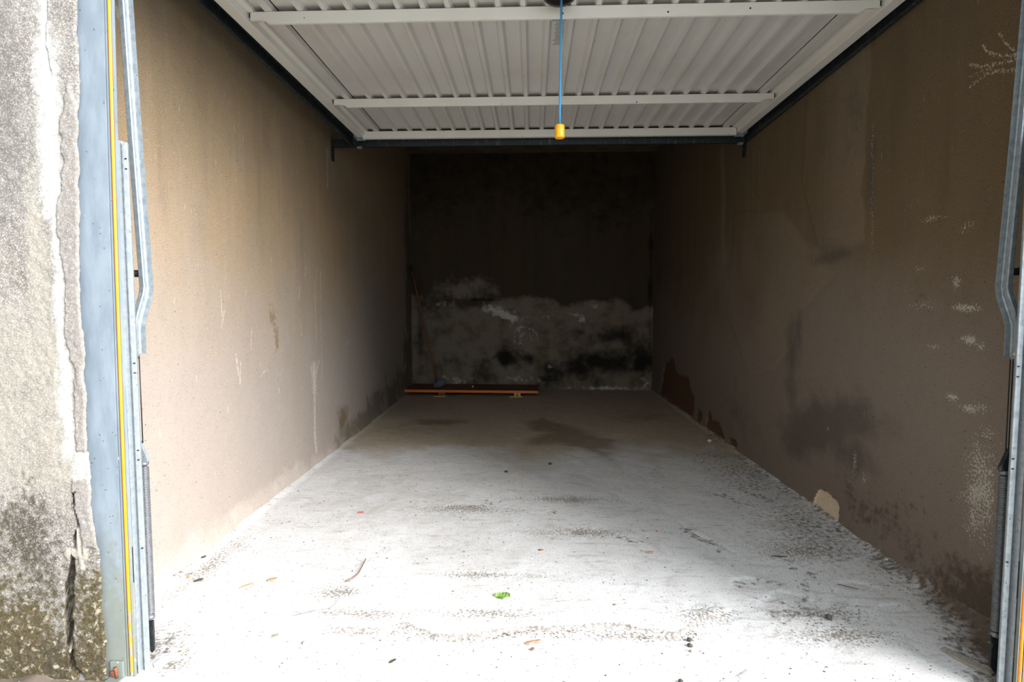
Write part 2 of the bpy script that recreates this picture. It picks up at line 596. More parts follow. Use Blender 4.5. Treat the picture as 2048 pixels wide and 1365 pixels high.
def sheet_white():
    g = G('door_sheet_paint')
    n1 = g.noise(3, 6, 0.65); n2 = g.noise(26, 6, 0.72, g.vec((1, 0.5, 1)), 0.8)
    col = g.mix(g.ramp(n1, 0.4, 0.75, 0, 0.4), lin((208, 206, 200)), lin((192, 186, 174)))
    col = g.mix(g.ramp(n2, 0.64, 0.8, 0, 0.4), col, lin((160, 148, 130)))
    col = g.flecks(col, lin((104, 90, 74)), 26, 0.09, 0.14, 0.7)
    return g.done(col, 0.45, 0.0, 0.4)


M['sheet'] = sheet_white()


def wood(name, a, b, axis=(1, 14, 14)):
    g = G(name)
    n1 = g.noise(5, 6, 0.6, g.vec(axis), 1.2)
    return g.done(g.mix(g.ramp(n1, 0.3, 0.7), lin(a), lin(b)), 0.55)


M['board'] = wood('brown_veneer', (112, 66, 36), (90, 50, 26))
M['board_edge'] = wood('orange_lipping', (232, 124, 46), (206, 100, 34))
M['pale_wood'] = wood('pale_pine', (206, 170, 110), (184, 144, 88))
M['stick'] = wood('broom_stick', (120, 78, 42), (104, 64, 32), (14, 14, 1.5))
M['brass'] = plain('brass', (222, 190, 96), 0.28, 0.8, 0.06, 40)
M['brush'] = plain('grey_brush', (88, 94, 98), 0.9, 0, 0.3, 160, None, 0.5)
M['blue_plastic'] = plain('blue_plastic', (44, 52, 120), 0.5, 0, 0.1, 40)


# ================================================================== the place
LEFT0, LEFT_SLOPE = -1.290, -0.0222
YF, YB = 1.40, 6.45          # garage depth
XR = 1.375
CEIL = 2.70


def xl(y): return LEFT0 + LEFT_SLOPE * (y - 1.45)


# ---- floor
ys = spaced(1.28, YB + 0.03, 0.0055, 0.012)
xs = np.linspace(-1.46, 1.42, 360)
U, V = np.meshgrid(xs, ys, indexing='ij')
ledge = [(-1.15, 1.74), (-0.94, 1.711), (-0.779, 1.645), (-0.691, 1.621), (-0.573, 1.594), (-0.454, 1.598), (-0.386, 1.632), (-0.269, 1.572),
         (-0.166, 1.576), (-0.02, 1.625), (0.13, 1.63), (0.284, 1.657), (0.338, 1.627), (0.423, 1.61), (0.482, 1.664), (0.611, 1.759)]
lx = np.array([p[0] for p in ledge]); ly = np.array([p[1] for p in ledge])
edge = np.interp(U, lx, ly) + (fbm(U * 18, V * 0, 3) - 0.5) * 0.03
inl = sstep(-1.0, -0.6, U) * (1 - sstep(0.58, 0.68, U))
step = sstep(-0.012, 0.004, V - edge) * 0.007 * inl + 0.0035 * (1 - inl)
Z = (fbm(U * 1.6, V * 1.6, 5) - 0.5) * 0.012 + (fbm(U * 9, V * 9, 8) - 0.5) * 0.005 + step - 0.006
dl, _ = segdist(U, V, ledge)
grit = np.clip(1 - dl / 0.05, 0, 1) * 0.62 * (V < edge + 0.01) * sstep(-0.75, -0.55, U)
for cu, cv, ru, rv, sd in [(-0.52, 1.68, 0.16, 0.035, 1), (-0.13, 1.70, 0.2, 0.04, 2), (0.3, 1.60, 0.2, 0.03, 3), (0.55, 1.72, 0.12, 0.05, 4), (-0.65, 1.81, 0.12, 0.04, 6),
                           (0.9, 1.74, 0.16, 0.05, 7), (0.9, 1.62, 0.2, 0.05, 8), (-0.16, 1.95, 0.2, 0.03, 12), (0.2, 2.35, 0.25, 0.06, 13), (-0.3, 2.6, 0.3, 0.06, 14),
                           (1.05, 2.2, 0.2, 0.1, 15), (-1.08, 1.50, 0.1, 0.1, 16), (-0.98, 1.42, 0.06, 0.03, 17), (-1.2, 2.0, 0.06, 0.25, 18), (0.15, 2.75, 0.3, 0.06, 19)]:
    grit = np.maximum(grit, blob(U, V, cu, cv, ru, rv, 0, 0.5, 14, sd) * 0.62)
dirt = np.zeros_like(U)
for pts, w in [([(1.40, 2.9), (1.36, 2.5), (1.35, 2.2), (1.34, 2.0), (1.33, 1.85), (1.30, 1.7)], 0.03), ([(1.25, 1.62), (1.22, 1.52), (1.20, 1.40)], 0.035),
               ([(0.685, 2.396), (0.741, 2.269), (0.768, 2.2)], 0.012), ([(0.855, 1.792), (0.91, 1.841)], 0.022), ([(0.87, 1.80), (0.78, 1.73)], 0.026),
               ([(0.731, 1.936), (0.80, 1.956), (0.86, 1.93)], 0.010), ([(0.795, 1.599), (0.749, 1.463)], 0.007), ([(0.80, 1.62), (0.87, 1.57)], 0.007), ([(0.978, 2.85), (1.0, 2.76), (1.064, 2.70)], 0.022),
               ([(0.494, 1.38), (0.539, 1.445), (0.564, 1.466)], 0.004), ([(1.10, 3.0), (1.22, 2.7)], 0.02), ([(0.95, 1.9), (1.02, 2.0), (0.97, 2.1)], 0.006),
               ([(1.38, 4.2), (1.37, 3.4), (1.37, 2.8)], 0.035), ([(-1.31, 2.1), (-1.36, 3.4)], 0.012), ([(-1.37, 4.2), (-1.41, 6.4)], 0.02), ([(-1.25, 1.88), (-1.29, 2.0)], 0.014),
               ([(-0.30, 2.62), (-0.18, 2.70)], 0.012), ([(0.35, 2.30), (0.45, 2.27)], 0.012), ([(-1.06, 1.52), (-1.05, 1.44)], 0.03)]:
    wv = fbm(U * 22, V * 22, 31) - 0.5
    dirt = np.maximum(dirt, stroke(U + wv * 0.10, V + (fbm(U * 22, V * 22, 32) - 0.5) * 0.10, pts, w * 1.6) * (0.62 + 0.5 * wv))
soilf = 1.0 * (U < -1.08) * sstep(1.375, 1.34, V)
dirt = np.maximum(dirt, blob(U, V, 1.18, 2.45, 0.22, 0.5, -0.15, 0.7, 5, 41) * 0.6)
dirt = np.maximum(dirt, blob(U, V, 1.22, 3.3, 0.2, 0.6, 0.0, 0.7, 5, 42) * 0.55)
soil = np.maximum(stroke(U + (fbm(U * 12, V * 12, 21) - 0.5) * 0.06, V, [(1.40, 2.15), (1.385, 1.9), (1.34, 1.68), (1.30, 1.5)], 0.055),
                  stroke(U, V, [(1.30, 1.60), (1.26, 1.40)], 0.06))
soil = np.maximum(soil, soilf)
tan = np.clip(sstep(2.9, 4.4, V + (fbm(U * 2, V * 2, 61) - 0.5) * 1.4), 0, 1) * 0.9
tan = np.maximum(tan, blob(U, V, -0.5, 4.2, 0.9, 0.35, 0.1, 0.6, 3, 62))
tan = np.maximum(tan, blob(U, V, 1.2, 4.4, 0.35, 0.8, 0, 0.6, 3, 63) * 0.9)
brown = polymask(U, V, [(-0.081, 4.612), (0.066, 4.80), (0.338, 4.50), (0.491, 4.12), (0.613, 3.98), (0.62, 3.82), (0.483, 3.70), (0.514, 3.42), (0.403, 3.55), (0.194, 3.84), (-0.016, 3.82), (-0.02, 4.02), (0.16, 4.16), (0.06, 4.38)], 0.10, 0.22, 3, 64)
brown = np.maximum(brown * 0.85, blob(U, V, -0.8, 4.6, 0.22, 0.16, 0.1, 0.6, 5, 65) * 0.8)
brown = np.maximum(brown, blob(U, V, -1.05, 4.3, 0.3, 0.3, 0, 0.6, 4, 66) * 0.55)
brown = np.maximum(brown, blob(U, V, 0.95, 4.9, 0.4, 0.35, 0, 0.6, 4, 67) * 0.5)
# broken lumps, dirt heaped against the right wall and the door post, cracks
Z += 0.036 * sstep(0.085, 0.0, np.abs(1.385 - U)) * sstep(2.4, 1.7, V) * (0.6 + 0.6 * fbm(U * 14, V * 14, 71))
Z += 0.018 * sstep(0.05, 0.0, np.abs(1.38 - U)) * (0.4 + 0.8 * fbm(U * 10, V * 10, 74))
Z += 0.014 * sstep(0.06, 0.0, np.abs(U - (LEFT0 + LEFT_SLOPE * (V - 1.45)))) * (0.4 + 0.8 * fbm(U * 10, V * 10, 72))
Z += grit * (fbm(U * 60, V * 60, 73) - 0.5) * 0.012
dc, _ = segdist(U, V, [(0.494, 1.30), (0.539, 1.445), (0.564, 1.466)]); Z -= 0.008 * np.clip(1 - dc / 0.008, 0, 1)
dc, _ = segdist(U + (fbm(U * 15, V * 15, 75) - .5) * .03, V, [(0.66, 2.48), (0.685, 2.396), (0.741, 2.269), (0.80, 2.18)]); Z -= 0.006 * np.clip(1 - dc / 0.012, 0, 1)
# shallow spalls where the skim has lifted
for cu, cv, ru, rv, sd in [(0.86, 1.80, 0.09, 0.07, 81), (1.12, 1.90, 0.09, 0.06, 82), (1.16, 1.78, 0.05, 0.03, 83), (0.78, 1.9, 0.07, 0.08, 84), (-0.75, 1.72, 0.1, 0.05, 85)]:
    Z -= 0.005 * sstep(0.46, 0.54, blob(U, V, cu, cv, ru, rv, 0.3, 0.5, 12, sd))
floor = grid_mesh('floor', U, V, Z, dict(grit=grit, dirt=dirt, soil=soil, tan=tan, brown=brown), M['floor'])
tag(floor, 'worn pale concrete garage floor with stains and swept dust', 'floor', kind='structure')
FZ = Z


def floor_z(x, y):
    i = int(np.argmin(np.abs(xs - x))); j = int(np.argmin(np.abs(ys - y)))
    return float(FZ[i, j])


# ---- left wall
ys = spaced(1.43, YB + 0.01, 0.007, 0.014)
zs = np.linspace(-0.03, CEIL + 0.02, 330)
U, V = np.meshgrid(ys, zs, indexing='ij')
wob = (fbm(U * 1.2, V * 1.2, 101) - 0.5) * 0.022 + (fbm(U * 7, V * 7, 102) - 0.5) * 0.004
foot = 0.02 * sstep(0.10, -0.02, V + (fbm(U * 6, V * 6, 103) - 0.5) * 0.08)
lime = np.zeros_like(U)
for pts, w in [([(3.501, 1.197), (3.491, 0.882), (3.493, 0.627), (3.48, 0.5)], 0.007), ([(3.40, 1.12), (3.40, 0.75)], 0.005), ([(3.35, 0.60), (3.355, 0.45)], 0.045), ([(3.36, 0.5), (3.33, 0.2), (3.34, 0.08)], 0.022), ([(3.30, 0.60), (3.34, 0.52)], 0.016), ([(3.43, 0.62), (3.37, 0.52)], 0.014),
               ([(2.313, 1.037), (2.317, 0.93)], 0.006), ([(2.341, 0.953), (2.311, 0.879)], 0.006), ([(3.158, 1.075), (3.14, 1.004)], 0.007), ([(3.154, 0.89), (3.171, 0.80)], 0.006),
               ([(2.577, 0.857), (2.563, 0.764)], 0.006), ([(3.972, 0.689), (4.083, 0.71)], 0.007), ([(2.644, 0.624), (2.71, 0.653)], 0.005), ([(2.42, 0.753), (2.436, 0.66)], 0.009), ([(2.46, 0.72), (2.45, 0.62)], 0.007),
               ([(5.9, 0.45), (5.9, 0.33)], 0.012), ([(6.08, 0.44), (6.08, 0.3)], 0.012), ([(3.66, 1.98), (3.66, 1.75)], 0.02), ([(3.26, 1.20), (3.24, 1.13)], 0.007), ([(3.44, 1.20), (3.42, 1.12)], 0.007),
               ([(2.86, 0.55), (2.85, 0.42)], 0.004), ([(1.72, 1.95), (1.80, 1.85)], 0.02)]:
    lime = np.maximum(lime, stroke(U, V, pts, w) * 0.72)
damp_dark = blob(U, V, 4.75, 0.10, 0.35, 0.16, 0.15, 0.6, 6, 111)
for cu, cv, ru, rv, sd in [(5.35, 0.12, 0.3, 0.16, 112), (6.2, 0.45, 0.22, 0.3, 113), (4.2, 0.05, 0.5, 0.1, 114), (6.0, 0.15, 0.5, 0.2, 115), (3.85, 0.16, 0.14, 0.12, 116), (6.3, 1.3, 0.2, 1.2, 117)]:  # last one darkens the back corner over most of its height
    damp_dark = np.maximum(damp_dark, blob(U, V, cu, cv, ru, rv, 0, 0.6, 6, sd) * 0.9)
damp_dark = np.maximum(damp_dark, sstep(4.6, 6.2, U + (fbm(U * 2, V * 0.7, 118) - 0.5)) * 0.3)  # whole wall gets darker towards the back
rust = np.maximum(blob(U, V, 2.80, 0.92, 0.05, 0.06, 0, 0.8, 20, 121), blob(U, V, 2.84, 0.80, 0.03, 0.08, 0, 0.8, 20, 122)) * 0.75
rust = np.maximum(rust, blob(U, V, 3.86, 0.18, 0.07, 0.06, 0, 0.8, 20, 123) * 0.8)
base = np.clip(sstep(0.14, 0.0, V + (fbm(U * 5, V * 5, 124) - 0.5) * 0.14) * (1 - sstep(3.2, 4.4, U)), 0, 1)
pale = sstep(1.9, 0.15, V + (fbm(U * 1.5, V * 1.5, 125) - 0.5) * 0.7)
X = xl(U) + wob + foot
wl = grid_mesh('wall_left', X, U, V, dict(lime=lime, damp_dark=damp_dark, rust=rust, base=base, pale=pale), M['wall_left'])
tag(wl, 'tan plastered left garage wall, bright near the opening', 'wall', kind='structure')

# ---- right wall
U, V = np.meshgrid(ys, zs, indexing='ij')
wob = (fbm(U * 1.2, V * 1.2, 201) - 0.5) * 0.010 + (fbm(U * 7, V * 7, 202) - 0.5) * 0.004
p1 = polymask(U, V, [(2.418, 2.30), (2.399, 1.911), (2.425, 1.679), (2.432, 1.476), (2.404, 1.368), (2.395, 1.233), (2.497, 1.23), (2.60, 1.26), (2.78, 1.27), (2.95, 1.6), (2.9, 2.3)], 0.03, 0.05, 9, 203)
p2 = polymask(U, V, [(2.62, 1.12), (2.717, 1.069), (2.808, 1.012), (2.932, 0.949), (2.982, 0.871), (2.997, 0.764), (3.116, 0.687), (3.239, 0.604), (3.6, 0.55), (4.0, 0.9), (3.9, 1.6), (3.2, 1.5)], 0.03, 0.05, 9, 204)
patch = np.maximum(p1 * sstep(2.95, 2.5, U), p2 * 0.9 * sstep(3.75, 3.1, U))
patch = np.maximum(patch, stroke(U + (fbm(U * 6, V * 6, 206) - .5) * .06, V, [(4.20, 2.08), (4.13, 1.731), (4.146, 1.484), (4.09, 1.30)], 0.045) * 0.95)
patch = np.maximum(patch, blob(U, V, 2.59, 1.84, 0.035, 0.10, 0, 0.4, 15, 207))
relief = 0.0035 * sstep(0.45, 0.55, p1) + 0.0035 * sstep(0.45, 0.55, p2)
r1 = polymask(U, V, [(6.05, 0.02), (5.992, 0.127), (5.832, 0.411), (5.625, 0.471), (5.382, 0.358), (4.982, 0.337), (4.773, 0.214), (4.82, 0.0)], 0.07, 0.12, 6, 211)
r2 = np.maximum(polymask(U, V, [(4.42, 0.15), (4.36, 0.15), (4.275, 0.101), (4.18, 0.11), (4.025, 0.051), (4.0, 0.0), (4.42, 0.0)], 0.03, 0.08, 14, 212), blob(U, V, 4.62, 0.06, 0.08, 0.05, 0, 0.6, 12, 213))
r2 = np.maximum(r2, blob(U, V, 3.82, 0.03, 0.08, 0.03, 0, 0.6, 12, 214))
rust = np.maximum(r1, r2)
relief -= 0.014 * sstep(0.42, 0.6, rust)
stone = polymask(U, V, [(2.717, 0.03), (2.69, 0.095), (2.60, 0.10), (2.511, 0.082), (2.494, 0.02), (2.50, -0.03), (2.70, -0.03)], 0.012, 0.03, 14, 215)
relief -= 0.012 * sstep(0.45, 0.6, stone) - 0.006 * fbm(U * 40, V * 40, 216) * stone
lime = np.zeros_like(U)
for cu, cv, ru, rv, am in [(1.735, 0.40, 0.06, 0.14, .72), (1.75, 0.47, 0.035, 0.04, .75), (1.76, 0.31, 0.02, 0.06, .7), (1.84, 0.963, 0.05, 0.012, .8), (1.876, 1.045, 0.016, 0.02, .75), (1.81, 0.862, 0.045, 0.014, .8), (1.757, 0.848, 0.018, 0.012, .8),
                           (1.868, 0.672, 0.03, 0.012, .78), (1.80, 0.645, 0.05, 0.012, .75), (1.74, 0.66, 0.04, 0.014, .65), (1.72, 0.58, 0.03, 0.02, .6), (2.05, 1.10, 0.03, 0.01, .6), (2.0, 1.27, 0.06, 0.012, .6), (1.84, 1.22, 0.03, 0.02, .55),
                           (1.97, 0.83, 0.06, 0.010, .6), (2.4, 0.30, 0.015, 0.05, .6), (2.62, 0.40, 0.008, 0.02, .7), (1.70, 0.52, 0.02, 0.02, .6), (2.03, 0.97, 0.08, 0.02, .45), (2.33, 0.25, 0.02, 0.03, .6), (2.5, 0.0, 0.03, 0.012, .7)]:
    lime = np.maximum(lime, blob(U, V, cu, cv, ru, rv, 0, 0.7, 30, int(cu * 1000)) * am)
for pts, w in [([(1.817, 1.768), (1.80, 1.74), (1.767, 1.716), (1.69, 1.68)], 0.004), ([(1.874, 1.735), (1.82, 1.705), (1.764, 1.690), (1.68, 1.665)], 0.004), ([(1.86, 1.660), (1.80, 1.672), (1.763, 1.668), (1.70, 1.645), (1.66, 1.60)], 0.004), ([(1.76, 1.78), (1.73, 1.73), (1.69, 1.69)], 0.0035), ([(1.87, 1.69), (1.77, 1.685)], 0.003)]:
    lime = np.maximum(lime, stroke(U, V, pts, w * 1.5) * 0.66)
for x0, zt, zb_ in [(4.95, 2.2, 1.6), (4.75, 2.25, 1.75), (3.60, 1.95, 1.55), (3.52, 1.9, 1.4), (3.68, 1.9, 1.5), (2.36, 1.7, 1.2), (5.2, 2.2, 1.4)]:
    lime = np.maximum(lime, stroke(U + (fbm(U * 4, V * 4, int(x0 * 99)) - 0.5) * 0.05, V, [(x0, zt), (x0 - 0.02, zb_)], 0.012) * 0.42)
damp_dark = blob(U, V, 2.75, 0.36, 0.42, 0.13, -0.3, 0.6, 4, 221)
for cu, cv, ru, rv, sd, am in [(2.45, 0.33, 0.2, 0.1, 222, .9), (3.0, 0.7, 0.09, 0.3, 223, .8), (2.93, 0.83, 0.05, 0.14, 224, .9), (2.36, 1.5, 0.05, 0.25, 225, .8), (2.58, 1.20, 0.2, 0.04, 226, .9), (3.7, 0.25, 0.6, 0.25, 227, .5), (2.5, 1.95, 0.4, 0.5, 228, .45)]:
    damp_dark = np.maximum(damp_dark, blob(U, V, cu, cv, ru, rv, 0, 0.6, 6, sd) * am)
damp_dark = np.maximum(damp_dark, sstep(4.2, 6.0, U + (fbm(U * 2, V * 0.7, 229) - 0.5)) * 0.3)  # this wall darkens towards the back as well
dirt = np.clip(sstep(0.13, 0.0, V + (fbm(U * 5, V * 5, 231) - 0.5) * 0.12 - 0.09 * sstep(2.2, 1.6, U)) * sstep(2.3, 1.6, U), 0, 1)
for cu, cv, ru, rv, sd in [(2.42, 0.16, 0.05, 0.09, 232), (2.33, 0.13, 0.08, 0.06, 233), (2.15, 0.12, 0.08, 0.05, 234), (2.02, 0.10, 0.05, 0.06, 235), (2.05, 1.0, 0.02, 0.01, 236), (2.02, 1.0, 0.012, 0.012, 237), (1.92, 0.19, 0.02, 0.02, 238), (2.2, 0.15, 0.2, 0.04, 239)]:
    dirt = np.maximum(dirt, blob(U, V, cu, cv, ru, rv, -0.5, 0.9, 30, sd) * 0.62)
foot = 0.03 * sstep(0.11, -0.03, V + (fbm(U * 6, V * 6, 241) - 0.5) * 0.06) * (0.4 + 0.6 * sstep(3.0, 1.8, U))
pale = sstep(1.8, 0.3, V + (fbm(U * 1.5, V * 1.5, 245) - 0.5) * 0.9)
X = XR - wob - relief - foot
wr = grid_mesh('wall_right', X, U, V, dict(patch=patch, damp_dark=damp_dark, rust=rust, dirt=dirt, lime=lime, stone=stone, pale=pale), M['wall_right'], True)
tag(wr, 'brown plastered right garage wall with scuffs and a broken plaster patch', 'wall', kind='structure')

# ---- back wall
xs_b = np.linspace(-1.43, 1.40, 250)
U, V = np.meshgrid(xs_b, zs, indexing='ij')
Yb = YB + (fbm(U * 1.4, V * 1.4, 301) - 0.5) * 0.02 + (fbm(U * 7, V * 7, 302) - 0.5) * 0.005
Yb -= 0.006 * sstep(1.06, 1.02, V + (fbm(U * 3, V * 3, 303) - 0.5) * 0.04)
grey = np.clip(sstep(1.12, 0.95, V + (fbm(U * 2.5, V * 2.5, 304) - 0.5) * 0.35), 0, 1) * 0.62
grey = np.maximum(grey, blob(U, V, -0.8, 1.15, 0.4, 0.16, 0, 0.6, 4, 305) * 0.65)
lime = np.zeros_like(U)
for cu, cv, ru, rv, an, am in [(-0.38, 0.90, 0.2, 0.06, -0.35, .95), (-0.28, 0.84, 0.13, 0.04, -0.3, 1), (-0.5, 0.93, 0.12, 0.04, 0, .8), (0.50, 0.87, 0.14, 0.03, -.1, .72), (0.56, 0.82, 0.06, 0.04, -.4, .7), (0.72, 0.95, 0.08, 0.04, 0, .6), (-0.85, 0.09, 0.16, 0.05, 0, .7), (0.15, 0.85, 0.1, 0.05, 0, .5), (1.30, 0.08, 0.05, 0.08, 0, .7),
                               (-1.1, 0.12, 0.2, 0.08, 0, .5), (0.2, 0.28, 0.06, 0.05, 0, .5), (0.9, 0.02, 0.5, 0.025, 0, .75), (-0.1, 0.12, 0.3, 0.06, 0, .5), (-1.0, 1.0, 0.2, 0.05, 0, .45), (-0.15, 0.60, 0.1, 0.2, 0, .45), (1.3, 0.95, 0.03, 0.05, 0, .6)]:
    lime = np.maximum(lime, blob(U, V, cu, cv, ru, rv, an, 0.6, 9, int(abs(cu) * 1000)) * am)
for pts, w in [([(-0.26, 0.72), (-0.21, 0.78), (-0.12, 0.80), (-0.10, 0.86), (-0.06, 0.84)], 0.010), ([(-0.21, 0.55), (-0.20, 0.66), (-0.15, 0.72), (-0.09, 0.73)], 0.014), ([(-0.09, 0.74), (-0.04, 0.70), (-0.02, 0.60), (0.02, 0.54)], 0.007), ([(-0.02, 0.72), (0.05, 0.64), (0.07, 0.52)], 0.007), ([(-0.12, 0.7), (-0.1, 0.58)], 0.006)]:
    lime = np.maximum(lime, stroke(U + (fbm(U * 15, V * 15, 311) - .5) * .03, V + (fbm(U * 9, V * 9, 312) - .5) * .06, pts, w * 1.4) * 0.62)
mould_shade = blob(U, V, 0.85, 0.33, 0.55, 0.16, 0, 0.5, 4, 321)
for cu, cv, ru, rv, sd, am in [(-0.28, 0.39, 0.13, 0.12, 322, 1), (-0.10, 0.36, 0.15, 0.08, 323, .7), (0.2, 0.15, 0.25, 0.16, 324, .9), (-0.6, 0.2, 0.14, 0.2, 325, .7), (1.25, 0.35, 0.2, 0.25, 326, 1), (0.55, 0.25, 0.3, 0.2, 327, .9), (-0.55, 0.5, 0.1, 0.1, 328, .5), (0.9, 0.62, 0.5, 0.14, 329, .65), (-1.0, 0.87, 0.14, 0.10, 330, .55), (-1.3, 0.6, 0.05, 0.6, 331, .6), (-0.1, 1.05, 0.2, 0.08, 332, .5), (1.34, 1.3, 0.03, 1.4, 333, .7), (-0.55, 1.04, 0.35, 0.02, 334, .7)]:  # two tall narrow ones darken the side corners
    mould_shade = np.maximum(mould_shade, blob(U, V, cu, cv, ru, rv, 0, 0.6, 6, sd) * am)
mould_shade = np.maximum(mould_shade, sstep(1.1, 2.4, V + (fbm(U * 2, V * 2, 335) - 0.5) * 0.8) * 0.5)  # shade of the upper wall painted in as colour, growing upwards
wb = grid_mesh('wall_back', U, Yb, V, dict(grey=grey, lime=lime, mould_shade=mould_shade), M['wall_back'])
tag(wb, 'dark brown back wall with white efflorescence, black mouldy spots and painted-on upper shade', 'wall', kind='structure')

# ---- ceiling, lintel, piers, ground outside
tag(box('ceiling', -4.2, 4.2, 1.36, 6.75, CEIL, CEIL + 0.2, M['ceiling']), 'dark concrete garage ceiling', 'ceiling', kind='structure')
bm = bmesh.new()
add_box(bm, -4.2, 4.2, 1.355, 1.44, 2.17, CEIL)
add_box(bm, -4.2, -1.165, 1.355, 1.44, 2.041, 2.17)
add_box(bm, 1.372, 4.2, 1.355, 1.44, 2.041, 2.17)
tag(from_bm('wall_front_top', bm, M['facade']), 'concrete lintel above the garage opening', 'wall', kind='structure')
tag(box('wall_front_right', 1.262, 4.2, 1.375, 1.43, -0.05, 2.04, M['facade']), 'concrete pier right of the garage opening', 'wall', kind='structure')
tag(box('driveway', -9, 9, -9, 1.36, -0.3, -0.012, M['ground']), 'concrete ground outside the garage', 'ground', kind='structure')
tag(box('added_shade_wall', -2.75, -2.55, -6.0, 1.30, -0.3, 3.8, M['shade_wall']), 'unseen wall added outside on the left to shade the right wall', 'wall', kind='structure')  # added out of view, keeps daylight off the right wall
tag(box('wall_back_core', -1.6, 1.6, YB + 0.05, YB + 0.25, -0.05, CEIL, M['ceiling']), 'outer shell behind the back wall', 'wall', kind='structure')
tag(box('wall_left_core', -1.75, -1.46, 1.44, YB + 0.05, -0.05, CEIL, M['ceiling']), 'outer shell behind the left wall', 'wall', kind='structure')
tag(box('wall_right_core', 1.41, 1.6, 1.44, YB + 0.05, -0.05, CEIL, M['ceiling']), 'outer shell behind the right wall', 'wall', kind='structure')

# left pier: fine skin with a real crack, mortar layers and a ragged edge over the post
redge = [(-1.096, 1.702), (-1.1, 1.621), (-1.1, 1.516), (-1.11, 1.29), (-1.114, 1.132), (-1.117, 0.96), (-1.116, 0.835), (-1.118, 0.671), (-1.118, 0.543), (-1.116, 0.427), (-1.107, 0.362), (-1.103, 0.217), (-1.1, 0.098), (-1.098, -0.05)][::-1]
rz = np.array([p[1] for p in redge] + [2.2]); rx = np.array([p[0] for p in redge] + [-1.09])
zf = np.concatenate([np.arange(-0.05, 1.75, 0.0032), np.linspace(1.76, 2.04, 40)])
tf = np.concatenate([np.linspace(-3.0, -0.30, 25), np.arange(-0.29, 0.0001, 0.0030)])      # distance from the ragged edge
T, V = np.meshgrid(tf, zf, indexing='ij')
rag = (fbm(V * 30, V * 0 + 3, 401, 5) - 0.5) * 0.012
U = np.interp(V, rz, rx) + rag * np.clip(1 + T / 0.05, 0, 1) + T
crack = [(-1.159, 0.498), (-1.164, 0.452), (-1.153, 0.411), (-1.165, 0.374), (-1.172, 0.341), (-1.179, 0.310), (-1.183, 0.27), (-1.191, 0.242), (-1.188, 0.202), (-1.195, 0.162), (-1.193, 0.122), (-1.192, 0.072), (-1.186, 0.03), (-1.16, -0.001)]
cw = [0.0014, 0.0018, 0.003, 0.0038, 0.0045, 0.005, 0.0075, 0.010, 0.010, 0.010, 0.0095, 0.006, 0.0055, 0.007]
Uw = U + (fbm(U * 35, V * 35, 402) - 0.5) * 0.012
dd, wd = segdist(Uw, V, crack, cw)
cr = sstep(1.12, 0.88, dd / np.maximum(wd, 1e-4))
d2, _ = segdist(Uw, V, [(-1.153, 0.411), (-1.153, 0.368), (-1.15, 0.335)]); cr2 = sstep(0.0035, 0.0015, d2)
d3, _ = segdist(U + (fbm(U * 50, V * 50, 403) - .5) * .008, V, [(-1.164, 1.76), (-1.182, 1.634), (-1.181, 1.599), (-1.172, 1.528)]); cr3 = sstep(0.003, 0.001, d3)
chunk = np.maximum(blob(U, V, -1.186, 0.334, 0.012, 0.014, 0, 0.5, 60, 404), blob(U, V, -1.169, 0.338, 0.011, 0.015, 0, 0.5, 60, 405))
chunk = np.maximum(chunk, stroke(U, V, [(-1.156, 0.40), (-1.158, 0.36), (-1.152, 0.30)], 0.008) * 0.9)
chunk = np.maximum(chunk, blob(U, V, -1.150, 0.335, 0.016, 0.02, 0, 0.5, 50, 406))
chunk = np.maximum(chunk, blob(U, V, -1.1915, 0.078, 0.007, 0.009, 0, 0.4, 60, 407))
cr = cr * (1 - sstep(0.5, 0.7, chunk))
mle = [(-1.10, 2.2), (-1.11, 1.703), (-1.126, 1.528), (-1.154, 1.398), (-1.149, 1.314), (-1.173, 1.169), (-1.158, 1.034), (-1.163, 0.885), (-1.146, 0.81), (-1.152, 0.633), (-1.15, 0.601), (-1.118, 0.60)]
mortar = polymask(U, V, mle + [(-1.08, 0.61), (-1.06, 2.2)], 0.004, 0.016, 40, 411)
patch = polymask(U, V, [(-1.167, 0.532), (-1.08, 0.53), (-1.09, 0.427), (-1.10, 0.35), (-1.126, 0.355), (-1.147, 0.348), (-1.150, 0.411), (-1.164, 0.45), (-1.168, 0.478)], 0.004, 0.012, 40, 412)
mortar = np.maximum(mortar * sstep(1.7, 1.35, V + (U + 1.13) * 3), patch)
white = np.zeros_like(U)
for pts, w, am in [([(-1.183, 1.76), (-1.180, 1.60)], 0.016, .8), ([(-1.181, 1.60), (-1.176, 1.469), (-1.178, 1.206)], 0.028, 1), ([(-1.178, 1.206), (-1.172, 1.05), (-1.178, 0.95), (-1.168, 0.80)], 0.016, .95), ([(-1.166, 0.85), (-1.175, 0.70), (-1.168, 0.60)], 0.022, .85), ([(-1.14, 0.60), (-1.135, 0.535)], 0.022, .75)]:
    white = np.maximum(white, stroke(U + (fbm(U * 25, V * 12, 413) - .5) * .03, V, pts, w) * am)
cream = np.clip(sstep(1.35, 0.9, V + (fbm(U * 8, V * 8, 414) - .5) * .5) * sstep(0.25, 0.6, V), 0, 1) * 0.6
cream = np.maximum(cream, blob(U, V, -1.225, 1.02, 0.03, 0.32, 0, 0.4, 8, 415) * 0.8)
dark = np.clip(sstep(-1.20, -1.27, U + (fbm(U * 10, V * 6, 416) - .5) * .08) * sstep(0.9, 1.35, V), 0, 1) * 0.62
moss = np.clip(sstep(0.62, 0.12, V + (fbm(U * 9, V * 9, 417) - .5) * .5 + 0.10 * sstep(-1.28, -1.20, U) - 0.05 * sstep(-1.15, -1.11, U)), 0, 1) * 0.78
moss *= (1 - 0.9 * patch * sstep(0.36, 0.42, V))
